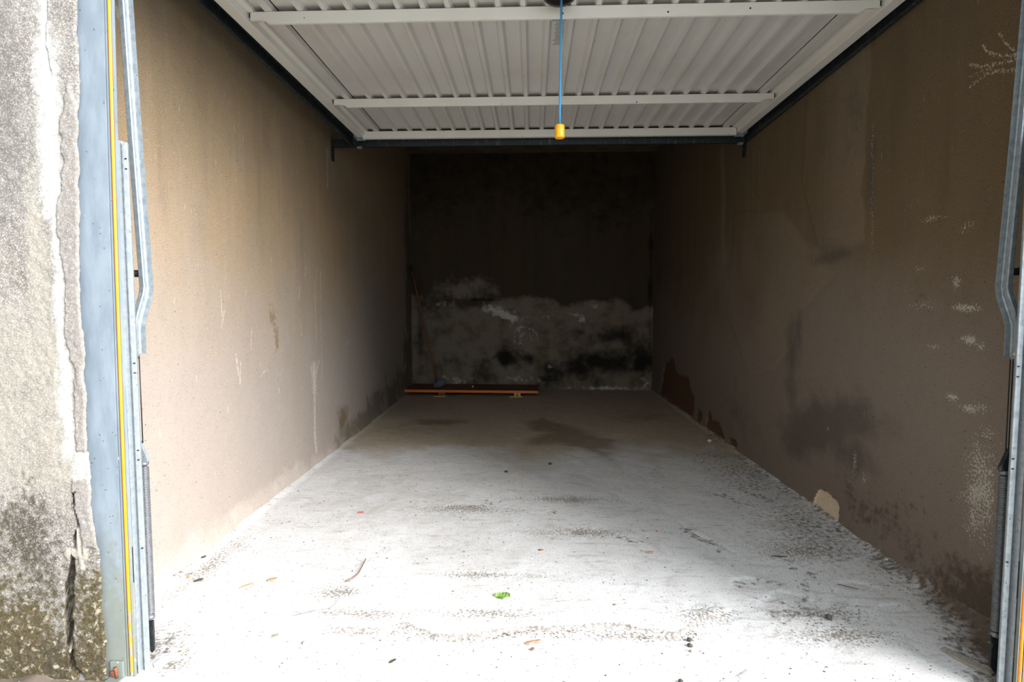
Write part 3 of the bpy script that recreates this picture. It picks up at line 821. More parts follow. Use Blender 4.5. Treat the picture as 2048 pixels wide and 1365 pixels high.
black = np.maximum(blob(U, V, -1.30, 0.36, 0.07, 0.10, 0, 0.7, 14, 421), blob(U, V, -1.25, 0.31, 0.06, 0.07, 0, 0.7, 14, 422)) * 0.95
black = np.maximum(black, blob(U, V, -1.2, 0.05, 0.16, 0.05, 0, 0.7, 14, 423) * 0.75)
black = np.maximum(black, sstep(0.02, 0.0, np.abs(U - np.interp(V, rz, rx))) * sstep(0.42, 0.3, V) * 0.5)
Yf = 1.352 + (fbm(U * 6, V * 6, 431) - .5) * 0.008 + (fbm(U * 90, V * 90, 432) - .5) * 0.003
Yf -= 0.0035 * sstep(0.45, 0.6, mortar) + 0.004 * sstep(0.4, 0.7, chunk)
Yf -= 0.004 * moss * fbm(U * 90, V * 90, 433)
Yf -= 0.0022 * sstep(0.45, 0.6, mortar) * fbm(U * 120, V * 120, 434)
Yf += 0.085 * cr + 0.008 * cr2 + 0.006 * cr3
Yf += 0.02 * (T > -0.0005) * 1.0 + 0.006 * np.clip(1 + T / 0.006, 0, 1)
wf = grid_mesh('wall_front_left', U - 0.060 * cr, Yf, V, dict(mortar=mortar, white=white, cream=cream, dark=dark, moss=moss, black=black, chunk=chunk), M['facade'])
tag(wf, 'weathered grey concrete pier with moss and a deep crack left of the opening', 'wall', kind='structure')
bm = bmesh.new()
add_box(bm, -4.2, -1.275, 1.412, 1.44, -0.05, 2.04)
add_box(bm, -1.275, -1.135, 1.412, 1.44, 0.56, 2.04)
add_box(bm, -1.135, -1.098, 1.412, 1.44, -0.05, 2.04)
tag(from_bm('wall_front_left_core', bm, M['facade']), 'concrete body of the left pier', 'wall', kind='structure')


# ================================================================== garage door
DX = 0.095
door = thing('garage_door', 'white ribbed up-and-over garage door raised flat under the ceiling', 'garage door', (DX, 2.4, 2.05))
Y0, Y1 = 1.15, 3.66
SZ = 2.108                                            # underside of the pressed sheet
seam = 1.083
RX = 0.103
# three sheets: two narrow side strips and the wide ribbed middle
mid_sheet = box('sheet', RX - seam, RX + seam, Y0, Y1, SZ, SZ + 0.003, M['sheet'], door)
ls = box('sheet', DX - 1.215, RX - seam - 0.007, Y0, Y1, SZ, SZ + 0.003, M['sheet'], door)
rs = box('sheet', RX + seam + 0.007, DX + 1.215, Y0, Y1, SZ, SZ + 0.003, M['sheet'], door)
box('backing', DX - 1.215, DX + 1.215, Y0, Y1, SZ + 0.016, SZ + 0.022, M['slot'], door)


def rib_mesh(name, w0, w1, h):
    bm = bmesh.new()
    prof = [(-w1 / 2, 0), (-w0 / 2, -h), (w0 / 2, -h), (w1 / 2, 0)]
    a = [bm.verts.new((x, Y0, SZ + z)) for x, z in prof]; b = [bm.verts.new((x, Y1 - 0.01, SZ + z)) for x, z in prof]
    for i in range(4): bm.faces.new((a[i], a[(i + 1) % 4], b[(i + 1) % 4], b[i]))
    bm.faces.new(a[::-1]); bm.faces.new(b)
    bmesh.ops.recalc_face_normals(bm, faces=bm.faces)
    me = bpy.data.meshes.new(name); bm.to_mesh(me); bm.free()
    me.materials.append(M['sheet'])
    return me


rib = rib_mesh('rib', 0.017, 0.038, 0.019)
NR = 22
pitch = 2 * seam / (NR + 1)
for i in range(NR):
    o = bpy.data.objects.new('rib', rib); COL.objects.link(o); o.parent = mid_sheet
    o.location = (RX - seam + pitch * (i + 1), 0, 0)
seam_rib = rib_mesh('seam_rib', 0.030, 0.034, 0.019)
for sh, sx in ((ls, RX - seam - 0.026), (rs, RX + seam + 0.026)):
    o = bpy.data.objects.new('seam_rib', seam_rib); COL.objects.link(o); o.parent = sh
    o.location = (sx, 0, 0)
# side stiles with an inner step
for s in (-1, 1):
    bm = bmesh.new()
    e0 = DX + s * 1.236; e1 = DX + s * 1.186; e2 = DX + s * 1.160
    add_box(bm, min(e0, e1), max(e0, e1), Y0, Y1, 2.060, 2.125, 0.004)
    add_box(bm, min(e1, e2), max(e1, e2), Y0, Y1, 2.088, 2.108, 0.003)
    from_bm('stile', bm, M['door'], door)


def beam(yf, zb, zt, x0, x1, notch=True, lip=0.016, name='cross_beam'):
    """a pressed hat bar: tall face towards the opening, ends cut up at the bottom and set on the stiles"""
    bm = bmesh.new()
    k = 0.055
    up = 0.014
    if notch:
        prof = [(x0, zt - 0.006), (x0 + 0.006, zt), (x1 - 0.006, zt), (x1, zt - 0.006), (x1, zb + up), (x1 - k, zb + up), (x1 - k - 0.014, zb), (x0 + k + 0.014, zb), (x0 + k, zb + up), (x0, zb + up)]
    else:
        prof = [(x0, zt - 0.012), (x0 + 0.012, zt), (x1 - 0.012, zt), (x1, zt - 0.012), (x1, zb), (x0, zb)]
    a = [bm.verts.new((x, yf, z)) for x, z in prof]; b = [bm.verts.new((x, yf + lip, z)) for x, z in prof]
    n = len(prof)
    for i in range(n): bm.faces.new((a[i], a[(i + 1) % n], b[(i + 1) % n], b[i]))
    bm.faces.new(a[::-1]); bm.faces.new(b)
    bmesh.ops.bevel(bm, geom=[e for e in bm.edges if abs(e.verts[0].co.y - e.verts[1].co.y) < 1e-5], offset=0.0025, segments=2, affect='EDGES')
    add_box(bm, x0 + 0.01, x1 - 0.01, yf + lip - 0.002, yf + 0.075, zt - 0.004, zt - 0.0005)      # added flange, unseen from below, keeps the slots above it dark
    return from_bm(name, bm, M['door'], door)


b1 = beam(2.165, 2.044, 2.0885, DX - 1.174, DX + 1.174)
b2 = beam(3.065, 2.044, 2.0885, DX - 1.174, DX + 1.174)
b3 = beam(3.632, 2.044, 2.090, DX - 1.190, DX + 1.182, False, 0.03, 'end_beam')
beam(1.17, 2.044, 2.0885, DX - 1.174, DX + 1.174)
for b_, holes in ((b3, [(-1.085, 2.075)]), (b1, [(0.80, 2.066), (0.11, 2.06), (0.50, 2.058)]), (b2, [(0.55, 2.05)])):
    yy = {b1: 2.165, b2: 3.065, b3: 3.632}[b_]
    for hx, hz in holes:
        lathe('hole', (hx, yy - 0.0006, hz), (0, 1, 0), [(0, 0), (0, 0.0035), (0.001, 0.0035)], M['slot'], b_, 8)
# end clips where the beams meet the stiles
for yy in (2.165, 3.065):
    for s in (-1, 1):
        cx_ = DX + s * 1.1755
        box('end_slot', cx_ - 0.0012, cx_ + 0.0012, yy - 0.001, yy + 0.004, 2.066, 2.084, M['slot'], door)

# printed label on the sheet
lab = box('printed_label', 0.076, 0.131, 2.29, 2.53, SZ - 0.0012, SZ - 0.0002, plain('label_film', (206, 205, 200), 0.4, 0, 0.03, 20), mid_sheet)
lab['label'] = 'printed instruction label with blue header'
box('header_band', 0.076, 0.131, 2.302, 2.310, SZ - 0.0018, SZ - 0.0012, plain('label_blue', (30, 52, 118), 0.4), lab)
box('header_logo', 0.108, 0.131, 2.292, 2.300, SZ - 0.0018, SZ - 0.0012, plain('label_navy', (60, 74, 130), 0.4), lab)
ink = plain('label_ink', (128, 126, 124), 0.5)
for k in range(17):
    w = 0.046 * (0.72 + 0.28 * random.random())
    box('text_line', 0.127 - w, 0.127, 2.320 + k * 0.0120, 2.320 + k * 0.0120 + 0.005, SZ - 0.0017, SZ - 0.0012, ink, lab)

# lock cover with handle boss
lock = lathe('lock_cover', (0.093, 2.075, 2.108), (0, 0, -1), [(0.0, 0.0), (0.0, 0.060), (0.03, 0.060), (0.040, 0.057), (0.050, 0.044), (0.056, 0.02), (0.057, 0)], M['black_plastic'], door, 28)
lock['label'] = 'round black plastic lock cover'

# rollers and their brackets at the inner end of the door
for s in (-1, 1):
    ex = DX + s * 1.236
    bm = bmesh.new()
    add_box(bm, min(ex - s * 0.055, ex + s * 0.004), max(ex - s * 0.055, ex + s * 0.004), 3.664, 3.667, 2.040, 2.10)
    add_box(bm, min(ex, ex + s * 0.003), max(ex, ex + s * 0.003), 3.60, 3.70, 2.045, 2.10)
    add_lathe(bm, (ex - s * 0.03, 3.662, 2.055), (0, -1, 0), [(0, 0.008), (0.006, 0.008), (0.006, 0)], 6)
    br = from_bm('roller_bracket', bm, M['arm'], door)
    lathe('roller', (ex + s * 0.0032, 3.69, 2.062), (s, 0, 0), [(0, 0), (0, 0.016), (0.0045, 0.016), (0.0045, 0)], M['nylon'], br, 14)

# pull cord
cord = thing('pull_cord', 'blue pull cord with amber plastic grip hanging from the raised door', 'pull cord', (0.097, 2.045, 1.56))
tube('cord', [(0.099, 2.045, 2.052), (0.0985, 2.045, 1.9), (0.0965, 2.045, 1.75), (0.0955, 2.045, 1.612)], 0.0042, M['cord'], cord, 8)
gp = lathe('grip', (0.0955, 2.045, 1.615), (0.0, 0.03, -1), [(0.0, 0.0), (0.0, 0.014), (0.003, 0.0168), (0.010, 0.0175), (0.042, 0.0175), (0.046, 0.0168), (0.046, 0.0140), (0.010, 0.0138), (0.010, 0)], M['cap'], cord, 24)

# ---- tracks beside the door and the cross tie at their ends
for s, lbl in ((-1, 'galvanised door track along the left wall, coloured dark for shade'), (1, 'galvanised door track along the right wall, coloured dark for shade')):
    tr = thing('door_track', lbl, 'track', ((-1.17 if s < 0 else 1.348), 2.5, 2.02))
    xi = -1.150 if s < 0 else 1.3405          # open side, towards the door
    xo = -1.190 if s < 0 else 1.366
    bm = bmesh.new()
    t = 0.003
    sg = 1 if s < 0 else -1
    ya, yb = 1.46, 3.715
    za, zb_ = 2.050, 2.012
    xm = xo + sg * 0.014
    prof = [(xm, 0.008), (xm, 0.0), (xo, 0.0), (xo, 0.060), (xi, 0.060), (xi, 0.050)]
    inn = [(xm - sg * t, 0.008), (xm - sg * t, t), (xo + sg * t, t), (xo + sg * t, 0.060 - t), (xi - sg * t, 0.060 - t), (xi - sg * t, 0.050)]
    loop = prof + inn[::-1]
    A = [bm.verts.new((x, ya, za + z)) for x, z in loop]; B = [bm.verts.new((x, yb, zb_ + z)) for x, z in loop]
    m = len(loop)
    for k in range(m): bm.faces.new((A[k], A[(k + 1) % m], B[(k + 1) % m], B[k]))
    n = len(prof)
    for R_ in (A, B):
        for k in range(n - 1): bm.faces.new((R_[k], R_[k + 1], R_[m - 2 - k], R_[m - 1 - k]))
    from_bm('channel', bm, M['track'], tr)
    # end gusset
    bm = bmesh.new()
    add_box(bm, min(xi, xi - s * 0.03), max(xi, xi - s * 0.03), 3.690, 3.7145, 2.000, 2.0115)
    from_bm('end_gusset', bm, M['arm'], tr)

tie = thing('cross_tie', 'grey steel angle bar joining both tracks from wall to wall', 'tie bar', (0.0, 3.73, 2.02))
bm = bmesh.new()
add_box(bm, -1.318, 1.362, 3.718, 3.721, 2.020, 2.068)
add_box(bm, -1.318, 1.362, 3.718, 3.745, 2.017, 2.020)
from_bm('angle_bar', bm, M['track'], tie)
for x, s in ((-1.330, -1), (1.364, 1)):
    bm = bmesh.new()
    add_box(bm, min(x, x - s * 0.003), max(x, x - s * 0.003), 3.722, 3.76, 1.93, 2.065)
    add_box(bm, min(x, x - s * 0.045), max(x, x - s * 0.045), 3.7215, 3.7245, 2.022, 2.066)
    add_lathe(bm, (x - s * 0.003, 3.74, 1.985), (-s, 0, 0), [(0, 0.008), (0.006, 0.008), (0.006, 0)], 6)
    from_bm('wall_bracket', bm, M['track'], tie)


# ================================================================== door posts
def bow(z): return 0.006 * z * z


def door_post(s, cx0, lbl, top=2.04):
    """s = -1 left, 1 right; profile is written for the left post at X = -1.056 and mirrored about cx0"""
    def mx(x): return x if s < 0 else 2 * cx0 - x
    t = thing('door_post', lbl, 'door frame', (mx(-1.07), 1.39, 0.0))
    zs_ = [0.0] + [0.15 * k for k in range(1, 14)] + [top]
    sh = (lambda z: bow(z)) if s < 0 else (lambda z: 0.0)

    def P(pts):
        q = [(mx(x), y) for x, y in pts]
        return q if s < 0 else q[::-1]
    bm = bmesh.new()
    sheet_profile(bm, P([(-1.165, 1.3665), (-1.0590, 1.366), (-1.0585, 1.3695), (-1.0550, 1.3695), (-1.0545, 1.366), (-1.0515, 1.366), (-1.0515, 1.374), (-1.0395, 1.374), (-1.0395, 1.367), (-1.0375, 1.367), (-1.0370, 1.375)]), zs_, 0.002, sh)
    from_bm('face_plate', bm, M['post'], t)
    bm = bmesh.new()
    sheet_profile(bm, P([(-1.0505, 1.372), (-1.0495, 1.3675), (-1.0480, 1.3655), (-1.0455, 1.3645), (-1.0430, 1.3655), (-1.0415, 1.3675), (-1.0405, 1.372)]), [0.004] + zs_[1:], 0.0012, sh)
    from_bm('seal_strip', bm, M['seal'], t)['label'] = 'worn yellow seal strip'
    # folded spring guard standing on the floor behind the seal
    bm = bmesh.new()
    sheet_profile(bm, P([(-1.0375, 1.379), (-1.0355, 1.378), (-1.0345, 1.398), (-1.0290, 1.402), (-1.0275, 1.392), (-1.0265, 1.390), (-1.0165, 1.3915), (-1.0158, 1.393), (-1.0170, 1.399)]), [0.0, 0.4, 0.9, 1.385], 0.0016,
                  lambda z: 0.0, lambda p: -0.35 * abs(p.x - mx(-1.0375)))
    gd = from_bm('spring_guard', bm, M['guard'], t)
    for zc in (1.337, 1.312, 0.822, 0.797, 0.595, 0.570, 0.335):
        box('slot', min(mx(-1.0215), mx(-1.0175)), max(mx(-1.0215), mx(-1.0175)), 1.3885, 1.3925, zc, zc + 0.0025, M['slot'], gd)
    for za, zb2 in ((0.25, 0.345), (1.0, 1.085)):
        box('edge_gap', min(mx(-1.0375), mx(-1.0362)), max(mx(-1.0375), mx(-1.0362)), 1.3765, 1.381, za, zb2, M['slot'], gd)
    return t, mx


pl_, mxl = door_post(-1, 0.0, 'blue-grey steel door post with yellow seal beside the cracked pier')
pr_, mxr = door_post(1, 0.078, 'grey steel door post with yellow seal at the right edge')

# foot bracket with bolts on the left post
fb = from_bm('foot_bracket', (lambda b: (add_box(b, -1.096, -1.0615, 1.358, 1.3655, 0.004, 0.046, 0.002), add_box(b, -1.096, -1.0615, 1.325, 1.3655, 0.001, 0.006), b)[2])(bmesh.new()), M['post'], pl_)
lathe('bolt', (-1.088, 1.358, 0.016), (0, -1, 0), [(0, 0.008), (0.004, 0.008), (0.006, 0.005), (0.006, 0)], M['rust'], fb, 6)
tube('rusty_rod', [(-1.073, 1.352, 0.0), (-1.074, 1.350, 0.03), (-1.0755, 1.349, 0.036)], [0.0032, 0.0032, 0.0045], M['rust'], fb, 8)


# ================================================================== lift arms and springs
def lift_arm(s, mx, lbl):
    """bent galvanised channel: web towards the post, flanges towards the opening"""
    t = thing('lift_arm', lbl, 'door arm', (mx(-1.03), 1.45, 0.84))
    pts = [  # centre of the web: x, y, z
        (-1.036, 1.440, 0.842), (-1.036, 1.440, 0.900), (-1.036, 1.442, 0.925), (-1.035, 1.450, 0.950), (-1.034, 1.462, 0.978), (-1.033, 1.470, 0.998), (-1.032, 1.473, 1.02),
        (-1.032, 1.470, 1.08), (-1.031, 1.452, 1.40), (-1.030, 1.436, 1.75), (-1.029, 1.4265, 2.043)]
    pts = [(x - (0.015 if s < 0 else 0.019), y, z) for x, y, z in pts]
    w, fl, th = 0.017, 0.017, 0.0018
    prof = [(fl, -w), (fl - 0.003, -w - 0.0015), (0.002, -w), (0.0, -w + 0.002), (0.0, -0.006), (0.003, -0.004), (0.003, 0.004), (0.0, 0.006), (0.0, w - 0.002), (0.002, w), (fl - 0.003, w + 0.0015), (fl, w)]
    inner = [(fl, -w + th), (fl - 0.003, -w + th), (0.004, -w + th), (th, -w + 0.004), (th, -0.007), (0.005, -0.004), (0.005, 0.004), (th, 0.007), (th, w - 0.004), (0.004, w - th), (fl - 0.003, w - th), (fl, w - th)]
    loop = prof + inner[::-1]
    bm = bmesh.new()
    rings = []
    for i, p in enumerate(pts):
        a = Vector(pts[max(i - 1, 0)]); b = Vector(pts[min(i + 1, len(pts) - 1)])
        tt = (b - a).normalized()
        yd = Vector((0, tt.z, -tt.y)).normalized()
        ring = []
        for u, v in loop:
            q = Vector(p) + Vector((u, 0, 0)) + yd * v
            ring.append(bm.verts.new((mx(q.x), q.y, q.z)))
        rings.append(ring)
    m = len(loop); n = len(prof)
    for r0, r1 in zip(rings, rings[1:]):
        for k in range(m): bm.faces.new((r0[k], r0[(k + 1) % m], r1[(k + 1) % m], r1[k]))
    for r in (rings[0], rings[-1]):
        for k in range(n - 1): bm.faces.new((r[k], r[k + 1], r[m - 2 - k], r[m - 1 - k]))
    from_bm('channel', bm, M['arm'], t)
    # rounded eye plate at the lower end
    bm = bmesh.new()
    add_lathe(bm, (mx(-1.0505 if s < 0 else -1.0545), 1.440, 0.842), (1, 0, 0), [(-0.001, 0), (-0.001, 0.0155), (0.001, 0.0155), (0.001, 0)], 20)
    from_bm('eye_plate', bm, M['arm'], t)
    for (y, z) in ((1.440, 0.850), (1.467, 1.056)):
        lathe('bolt', (mx(-1.048 if s < 0 else -1.052), y, z), (1 if s < 0 else -1, 0, 0), [(0, 0.0055), (0.003, 0.005), (0.0045, 0.002), (0.0045, 0)], M['bolt'], t, 10)
    # pivot stub into the post
    bm = bmesh.new()
    add_tube(bm, [(mx(-1.052), 1.467, 1.056), (mx(-1.098), 1.452, 1.056)], 0.0095, 12)
    add_box(bm, min(mx(-1.068), mx(-1.094)), max(mx(-1.068), mx(-1.094)), 1.446, 1.463, 1.046, 1.068)
    from_bm('pivot', bm, M['dark_metal'], t)
    return t


lift_arm(-1, mxl, 'bright galvanised lift arm beside the tan left wall')
lift_arm(1, mxr, 'galvanised lift arm in front of the dark right wall')


def ext_spring(s, mx, lbl):
    xc, yc = mx(-1.050), 1.452
    if s > 0: xc, yc = 1.208, 1.452
    t = thing('extension_spring', lbl, 'spring', (xc, yc, 0.06))
    z0, z1 = 0.125, 0.535
    turns = 92; seg = 14
    R, r = 0.0095, 0.0021
    pts = []
    for k in range(turns * seg + 1):
        a = 2 * PI * k / seg
        pts.append((xc + R * math.cos(a), yc + R * math.sin(a), z0 + (z1 - z0) * k / (turns * seg)))
    tube('coil', pts, r, M['spring'], t, 5)
    # dark core seen between the coils
    lathe('end_plug', (xc, yc, z1 - 0.002), (0, 0, 1), [(0, 0), (0, 0.0065), (0.006, 0.0065), (0.006, 0.0105), (0.010, 0.0115), (0.014, 0.0115), (0.016, 0.009), (0.016, 0)], M['spring'], t, 18)
    lathe('end_plug', (xc, yc, z0 + 0.002), (0, 0, -1), [(0, 0), (0, 0.0065), (0.006, 0.0065), (0.006, 0.0105), (0.012, 0.0115), (0.018, 0.0105), (0.018, 0)], M['spring'], t, 18)
    # triangular yoke on top
    bm = bmesh.new()
    sg = 1 if s < 0 else -1
    tri = [(-0.010 * sg, 0.549), (0.013 * sg, 0.549), (0.013 * sg, 0.556), (-0.006 * sg, 0.605), (-0.010 * sg, 0.605)]
    a = [bm.verts.new((xc + x, yc - 0.006, z)) for x, z in tri]; b = [bm.verts.new((xc + x, yc + 0.006, z)) for x, z in tri]
    for i in range(5): bm.faces.new((a[i], a[(i + 1) % 5], b[(i + 1) % 5], b[i]))
    bm.faces.new(a); bm.faces.new(b)
    from_bm('yoke', bm, M['track'] if s > 0 else M['guard'], t)  # right yoke gets the shade-darkened grey, left the bright one
    # two cables up to the lift arm
    for dx in (-0.004, 0.003):
        tube('cable', [(xc + dx - 0.004 * sg, yc, 0.60), (mx(-1.050) + dx, 1.446, 0.836)], 0.0014, M['dark_metal'], t, 6)
    # hooked anchor plate on the floor side
    bm = bmesh.new()
    pr = [(-0.014, 0.112), (-0.006, 0.104), (0.008, 0.104), (0.008, 0.020), (0.002, 0.012), (-0.010, 0.028), (-0.010, 0.076), (-0.006, 0.086), (-0.012, 0.098)]
    a = [bm.verts.new((xc + x * sg * (-1) * -1 if s < 0 else xc + x, yc - 0.003, z)) for x, z in pr]; b = [bm.verts.new((xc + x * sg * (-1) * -1 if s < 0 else xc + x, yc + 0.003, z)) for x, z in pr]
    n = len(pr)
    for i in range(n): bm.faces.new((a[i], a[(i + 1) % n], b[(i + 1) % n], b[i]))
    bm.faces.new(a); bm.faces.new(b)
    from_bm('anchor_hook', bm, M['track'], t)
    return t


ext_spring(-1, mxl, 'coiled steel door spring standing beside the left post')
ext_spring(1, mxr, 'coiled steel door spring standing beside the right post')


# ================================================================== back of the garage
# cupboard door lying flat on its hinges
bd = thing('cupboard_door', 'brown wooden cupboard door lying flat by the back wall', 'wooden door', (-0.65, 6.15, 0.0))
zb0, zb1 = 0.040, 0.068
cor = [(-1.392, 5.94), (0.075, 5.90), (0.085, 6.36), (-1.385, 6.40)]


def slab(name, c, z0, z1, mat_, parent, bev=0.003):
    bm = bmesh.new()
    lo = [bm.verts.new((x, y, z0)) for x, y in c]; hi = [bm.verts.new((x, y, z1)) for x, y in c]
    n = len(c)
    for i in range(n): bm.faces.new((lo[i], lo[(i + 1) % n], hi[(i + 1) % n], hi[i]))
    bm.faces.new(lo[::-1]); bm.faces.new(hi)
    bmesh.ops.recalc_face_normals(bm, faces=bm.faces)
    if bev: bmesh.ops.bevel(bm, geom=list(bm.edges), offset=bev, segments=2, affect='EDGES')
    return from_bm(name, bm, mat_, parent)


panel = slab('panel', [(-1.375, 5.943), (0.060, 5.903), (0.075, 6.36), (-1.37, 6.40)], zb0, zb1, M['board'], bd)
slab('front_edge', [(-1.380, 5.935), (0.062, 5.893), (0.062, 5.9025), (-1.380, 5.9425)], zb0, zb1 - 0.001, M['board_edge'], bd, 0.002)
lathe('knob', (-0.655, 6.09, zb1 - 0.001), (0, 0, 1), [(0, 0.008), (0.008, 0.007), (0.014, 0.013), (0.022, 0.015), (0.029, 0.011), (0.031, 0)], M['brass'], bd, 18)
lathe('keyhole_plate', (-0.55, 6.09, zb1 - 0.001), (0, 0, 1), [(0, 0.016), (0.002, 0.016), (0.003, 0.012), (0.003, 0)], M['dark_metal'], bd, 16)
for hx in (-0.985, -0.175):
    h = box('hinge_cleat', hx - 0.07, hx + 0.07, 5.865, 5.96, 0.001, 0.012, M['pale_wood'], bd, 0.002)
    box('hinge_arm', hx - 0.02, hx + 0.05, 5.895, 5.99, 0.012, 0.0405, M['stick'] if hx < -0.5 else M['pale_wood'], h, 0.001)
    box('hinge_screw', hx + 0.010, hx + 0.022, 5.888, 5.896, 0.014, 0.034, M['dark_metal'], h, 0.001)
for sx in (-1.25, 0.0):
    box('rest_block', sx - 0.04, sx + 0.04, 6.22, 6.34, 0.0, zb0 + 0.0005, M['pale_wood'], bd, 0.001)

broom = thing('broom', 'old broom with wooden stick and grey head leaning in the corner', 'broom', (-1.03, 6.10, zb1))
top = Vector((-1.372, 6.30, 1.40)); bot = Vector((-1.055, 6.10, 0.15))
tube('handle', [bot - (top - bot) * 0.02, bot.lerp(top, 0.3), bot.lerp(top, 0.7), top], [0.0125, 0.0125, 0.012, 0.0115], M['stick'], broom, 12)
dv = (top - bot).normalized()
lathe('end_cap', top - dv * 0.045, dv, [(0, 0.012), (0.001, 0.0155), (0.05, 0.0155), (0.062, 0.011), (0.066, 0)], M['black_plastic'], broom, 14)
lathe('collar', bot - dv * 0.035, dv, [(0, 0.020), (0.03, 0.018), (0.05, 0.0155), (0.05, 0)], M['blue_plastic'], broom, 14)
bm = bmesh.new()
bmesh.ops.create_uvsphere(bm, u_segments=28, v_segments=16, radius=1.0)
for v in bm.verts:
    k = fbm(np.array([v.co.x * 3 + 5]), np.array([v.co.z * 3 + v.co.y * 2]), 501)[0]
    fl = 1.0 + (k - 0.5) * 0.25
    zz = v.co.z
    v.co = Vector((-1.025 + v.co.x * 0.062 * fl * (1.05 - 0.25 * zz), 6.10 + v.co.y * 0.04 * fl, 0.1145 + zz * 0.0465 + 0.018 * v.co.x))
for v in bm.verts:
    if v.co.z < zb1 + 0.001: v.co.z = zb1 + 0.001
from_bm('brush_head', bm, M['brush'], broom, True)


# ================================================================== litter on the floor
def chip(name, x, y, pts, thick, material, label, cat, rot=0.0, tilt=0.1, curl=0.0, lift=0.001, group=None):
    """thin irregular flake standing on the floor"""
    z = floor_z(x, y)
    bm = bmesh.new()
    c, s = math.cos(rot), math.sin(rot)
    def tr(px, py, h):
        zz = h + tilt * (px + 0.5 * max(abs(q[0]) for q in pts)) * 0.5 + curl * px * px
        return (x + px * c - py * s, y + px * s + py * c, z + lift + max(zz, 0))
    lo = [bm.verts.new(tr(px, py, 0)) for px, py in pts]; hi = [bm.verts.new(tr(px, py, thick)) for px, py in pts]
    n = len(pts)
    cl = bm.verts.new(tr(0, 0, 0)); ch = bm.verts.new(tr(0, 0, thick * 1.2))
    for i in range(n):
        j = (i + 1) % n
        bm.faces.new((lo[i], lo[j], hi[j], hi[i])); bm.faces.new((lo[j], lo[i], cl)); bm.faces.new((hi[i], hi[j], ch))
    o = from_bm(name, bm, material)
    return tag(o, label, cat, group)


def ragged(r, n=9, ax=1.0, ay=0.6, j=0.3, seed=0):
    rr = random.Random(seed)
    return [(r * ax * (1 + rr.uniform(-j, j)) * math.cos(2 * PI * k / n), r * ay * (1 + rr.uniform(-j, j)) * math.sin(2 * PI * k / n)) for k in range(n)]


leaf_green = plain('leaf_green', (98, 128, 52), 0.6, 0, 0.25, 120)
leaf_dark = plain('leaf_dark', (74, 78, 58), 0.7, 0, 0.3, 150)
bark = plain('bark_brown', (112, 90, 76), 0.9, 0, 0.3, 150)
tanwood = plain('dry_leaf_tan', (166, 128, 98), 0.8, 0, 0.2, 120)
orange = plain('orange_crumb', (196, 126, 66), 0.8, 0, 0.15, 90)
red = plain('red_crumb', (206, 88, 76), 0.7, 0, 0.1, 60)
paint = plain('paint_flake', (222, 224, 222), 0.7, 0, 0.08, 60)
stone_dark = plain('pebble_dark', (74, 68, 62), 0.9, 0, 0.3, 120, None, 0.4)
stone_grey = plain('pebble_grey', (150, 142, 130), 0.9, 0, 0.2, 120, None, 0.4)
mortar_m = plain('mortar_crumb', (206, 198, 182), 0.95, 0, 0.15, 90, None, 0.4)

# green leaf: serrated, folded along the rib
lf = thing('leaf', 'small fresh green leaf lying on the pale floor', 'leaf', (-0.098, 1.804, floor_z(-0.098, 1.804)))
bm = bmesh.new()
zl = floor_z(-0.098, 1.804) + 0.0015
prev = None
for k in range(11):
    t = k / 10
    w = 0.0165 * math.sin(PI * min(1, t * 1.02)) ** 0.7 * (1.0 + (0.14 if k % 2 else -0.1))
    px = -0.026 + 0.052 * t
    row = [bm.verts.new((-0.098 + px, 1.804 - w, zl + 0.005 * math.sin(t * 5))), bm.verts.new((-0.098 + px, 1.804, zl + 0.002)), bm.verts.new((-0.098 + px, 1.804 + w, zl + 0.010 + 0.003 * math.cos(t * 7)))]
    if prev: 
        for q in (0, 1): bm.faces.new((prev[q], prev[q + 1], row[q + 1], row[q]))
    prev = row
o = from_bm('blade', bm, leaf_green, lf)
md = o.modifiers.new('thick', 'SOLIDIFY'); md.thickness = 0.0006
tube('stem', [(-0.124, 1.804, zl + 0.002), (-0.132, 1.806, zl + 0.002)], 0.0008, leaf_green, lf, 5)

chip('leaf', -0.381, 1.459, ragged(0.011, 9, 1, 0.5, 0.2, 3), 0.001, leaf_dark, 'dark shrivelled leaf near the threshold, left of centre', 'leaf', 0.5, 0.5)
chip('dry_leaf', 0.005, 1.558, [(-0.022, -0.006), (-0.012, -0.007), (0.0, -0.003), (0.018, -0.002), (0.024, 0.003), (0.018, 0.007), (0.0, 0.005), (-0.016, 0.005), (-0.024, 0.0)], 0.003, tanwood, 'long tan husk lying just before the cracked floor ledge', 'husk', 0.15, 0.15)
chip('bark_chip', 0.002, 1.525, ragged(0.006, 7, 1, 0.8, 0.2, 5), 0.004, bark, 'brown bark crumb beside the long tan husk', 'bark chip')
chip('wood_chip', -0.915, 1.883, [(-0.014, -0.006), (0.010, -0.006), (0.018, 0.0), (0.012, 0.008), (-0.008, 0.007), (-0.018, 0.0)], 0.006, tanwood, 'thick tan wood chip near the left wall', 'wood chip', 0.2, 0.2)
chip('wood_chip', -0.985, 1.838, [(-0.022, -0.003), (0.0, -0.004), (0.024, -0.001), (0.022, 0.003), (0.0, 0.004), (-0.02, 0.002)], 0.003, tanwood, 'long splinter left of the thick tan wood chip', 'wood chip', 0.7, 0.1)
chip('wood_chip', -0.594, 1.802, ragged(0.010, 8, 1, 0.6, 0.25, 8), 0.003, plain('chip_pink', (196, 128, 104), 0.8, 0, 0.1, 60), 'reddish wood chip below the curved twig', 'wood chip')
z = floor_z(-0.63, 1.92)
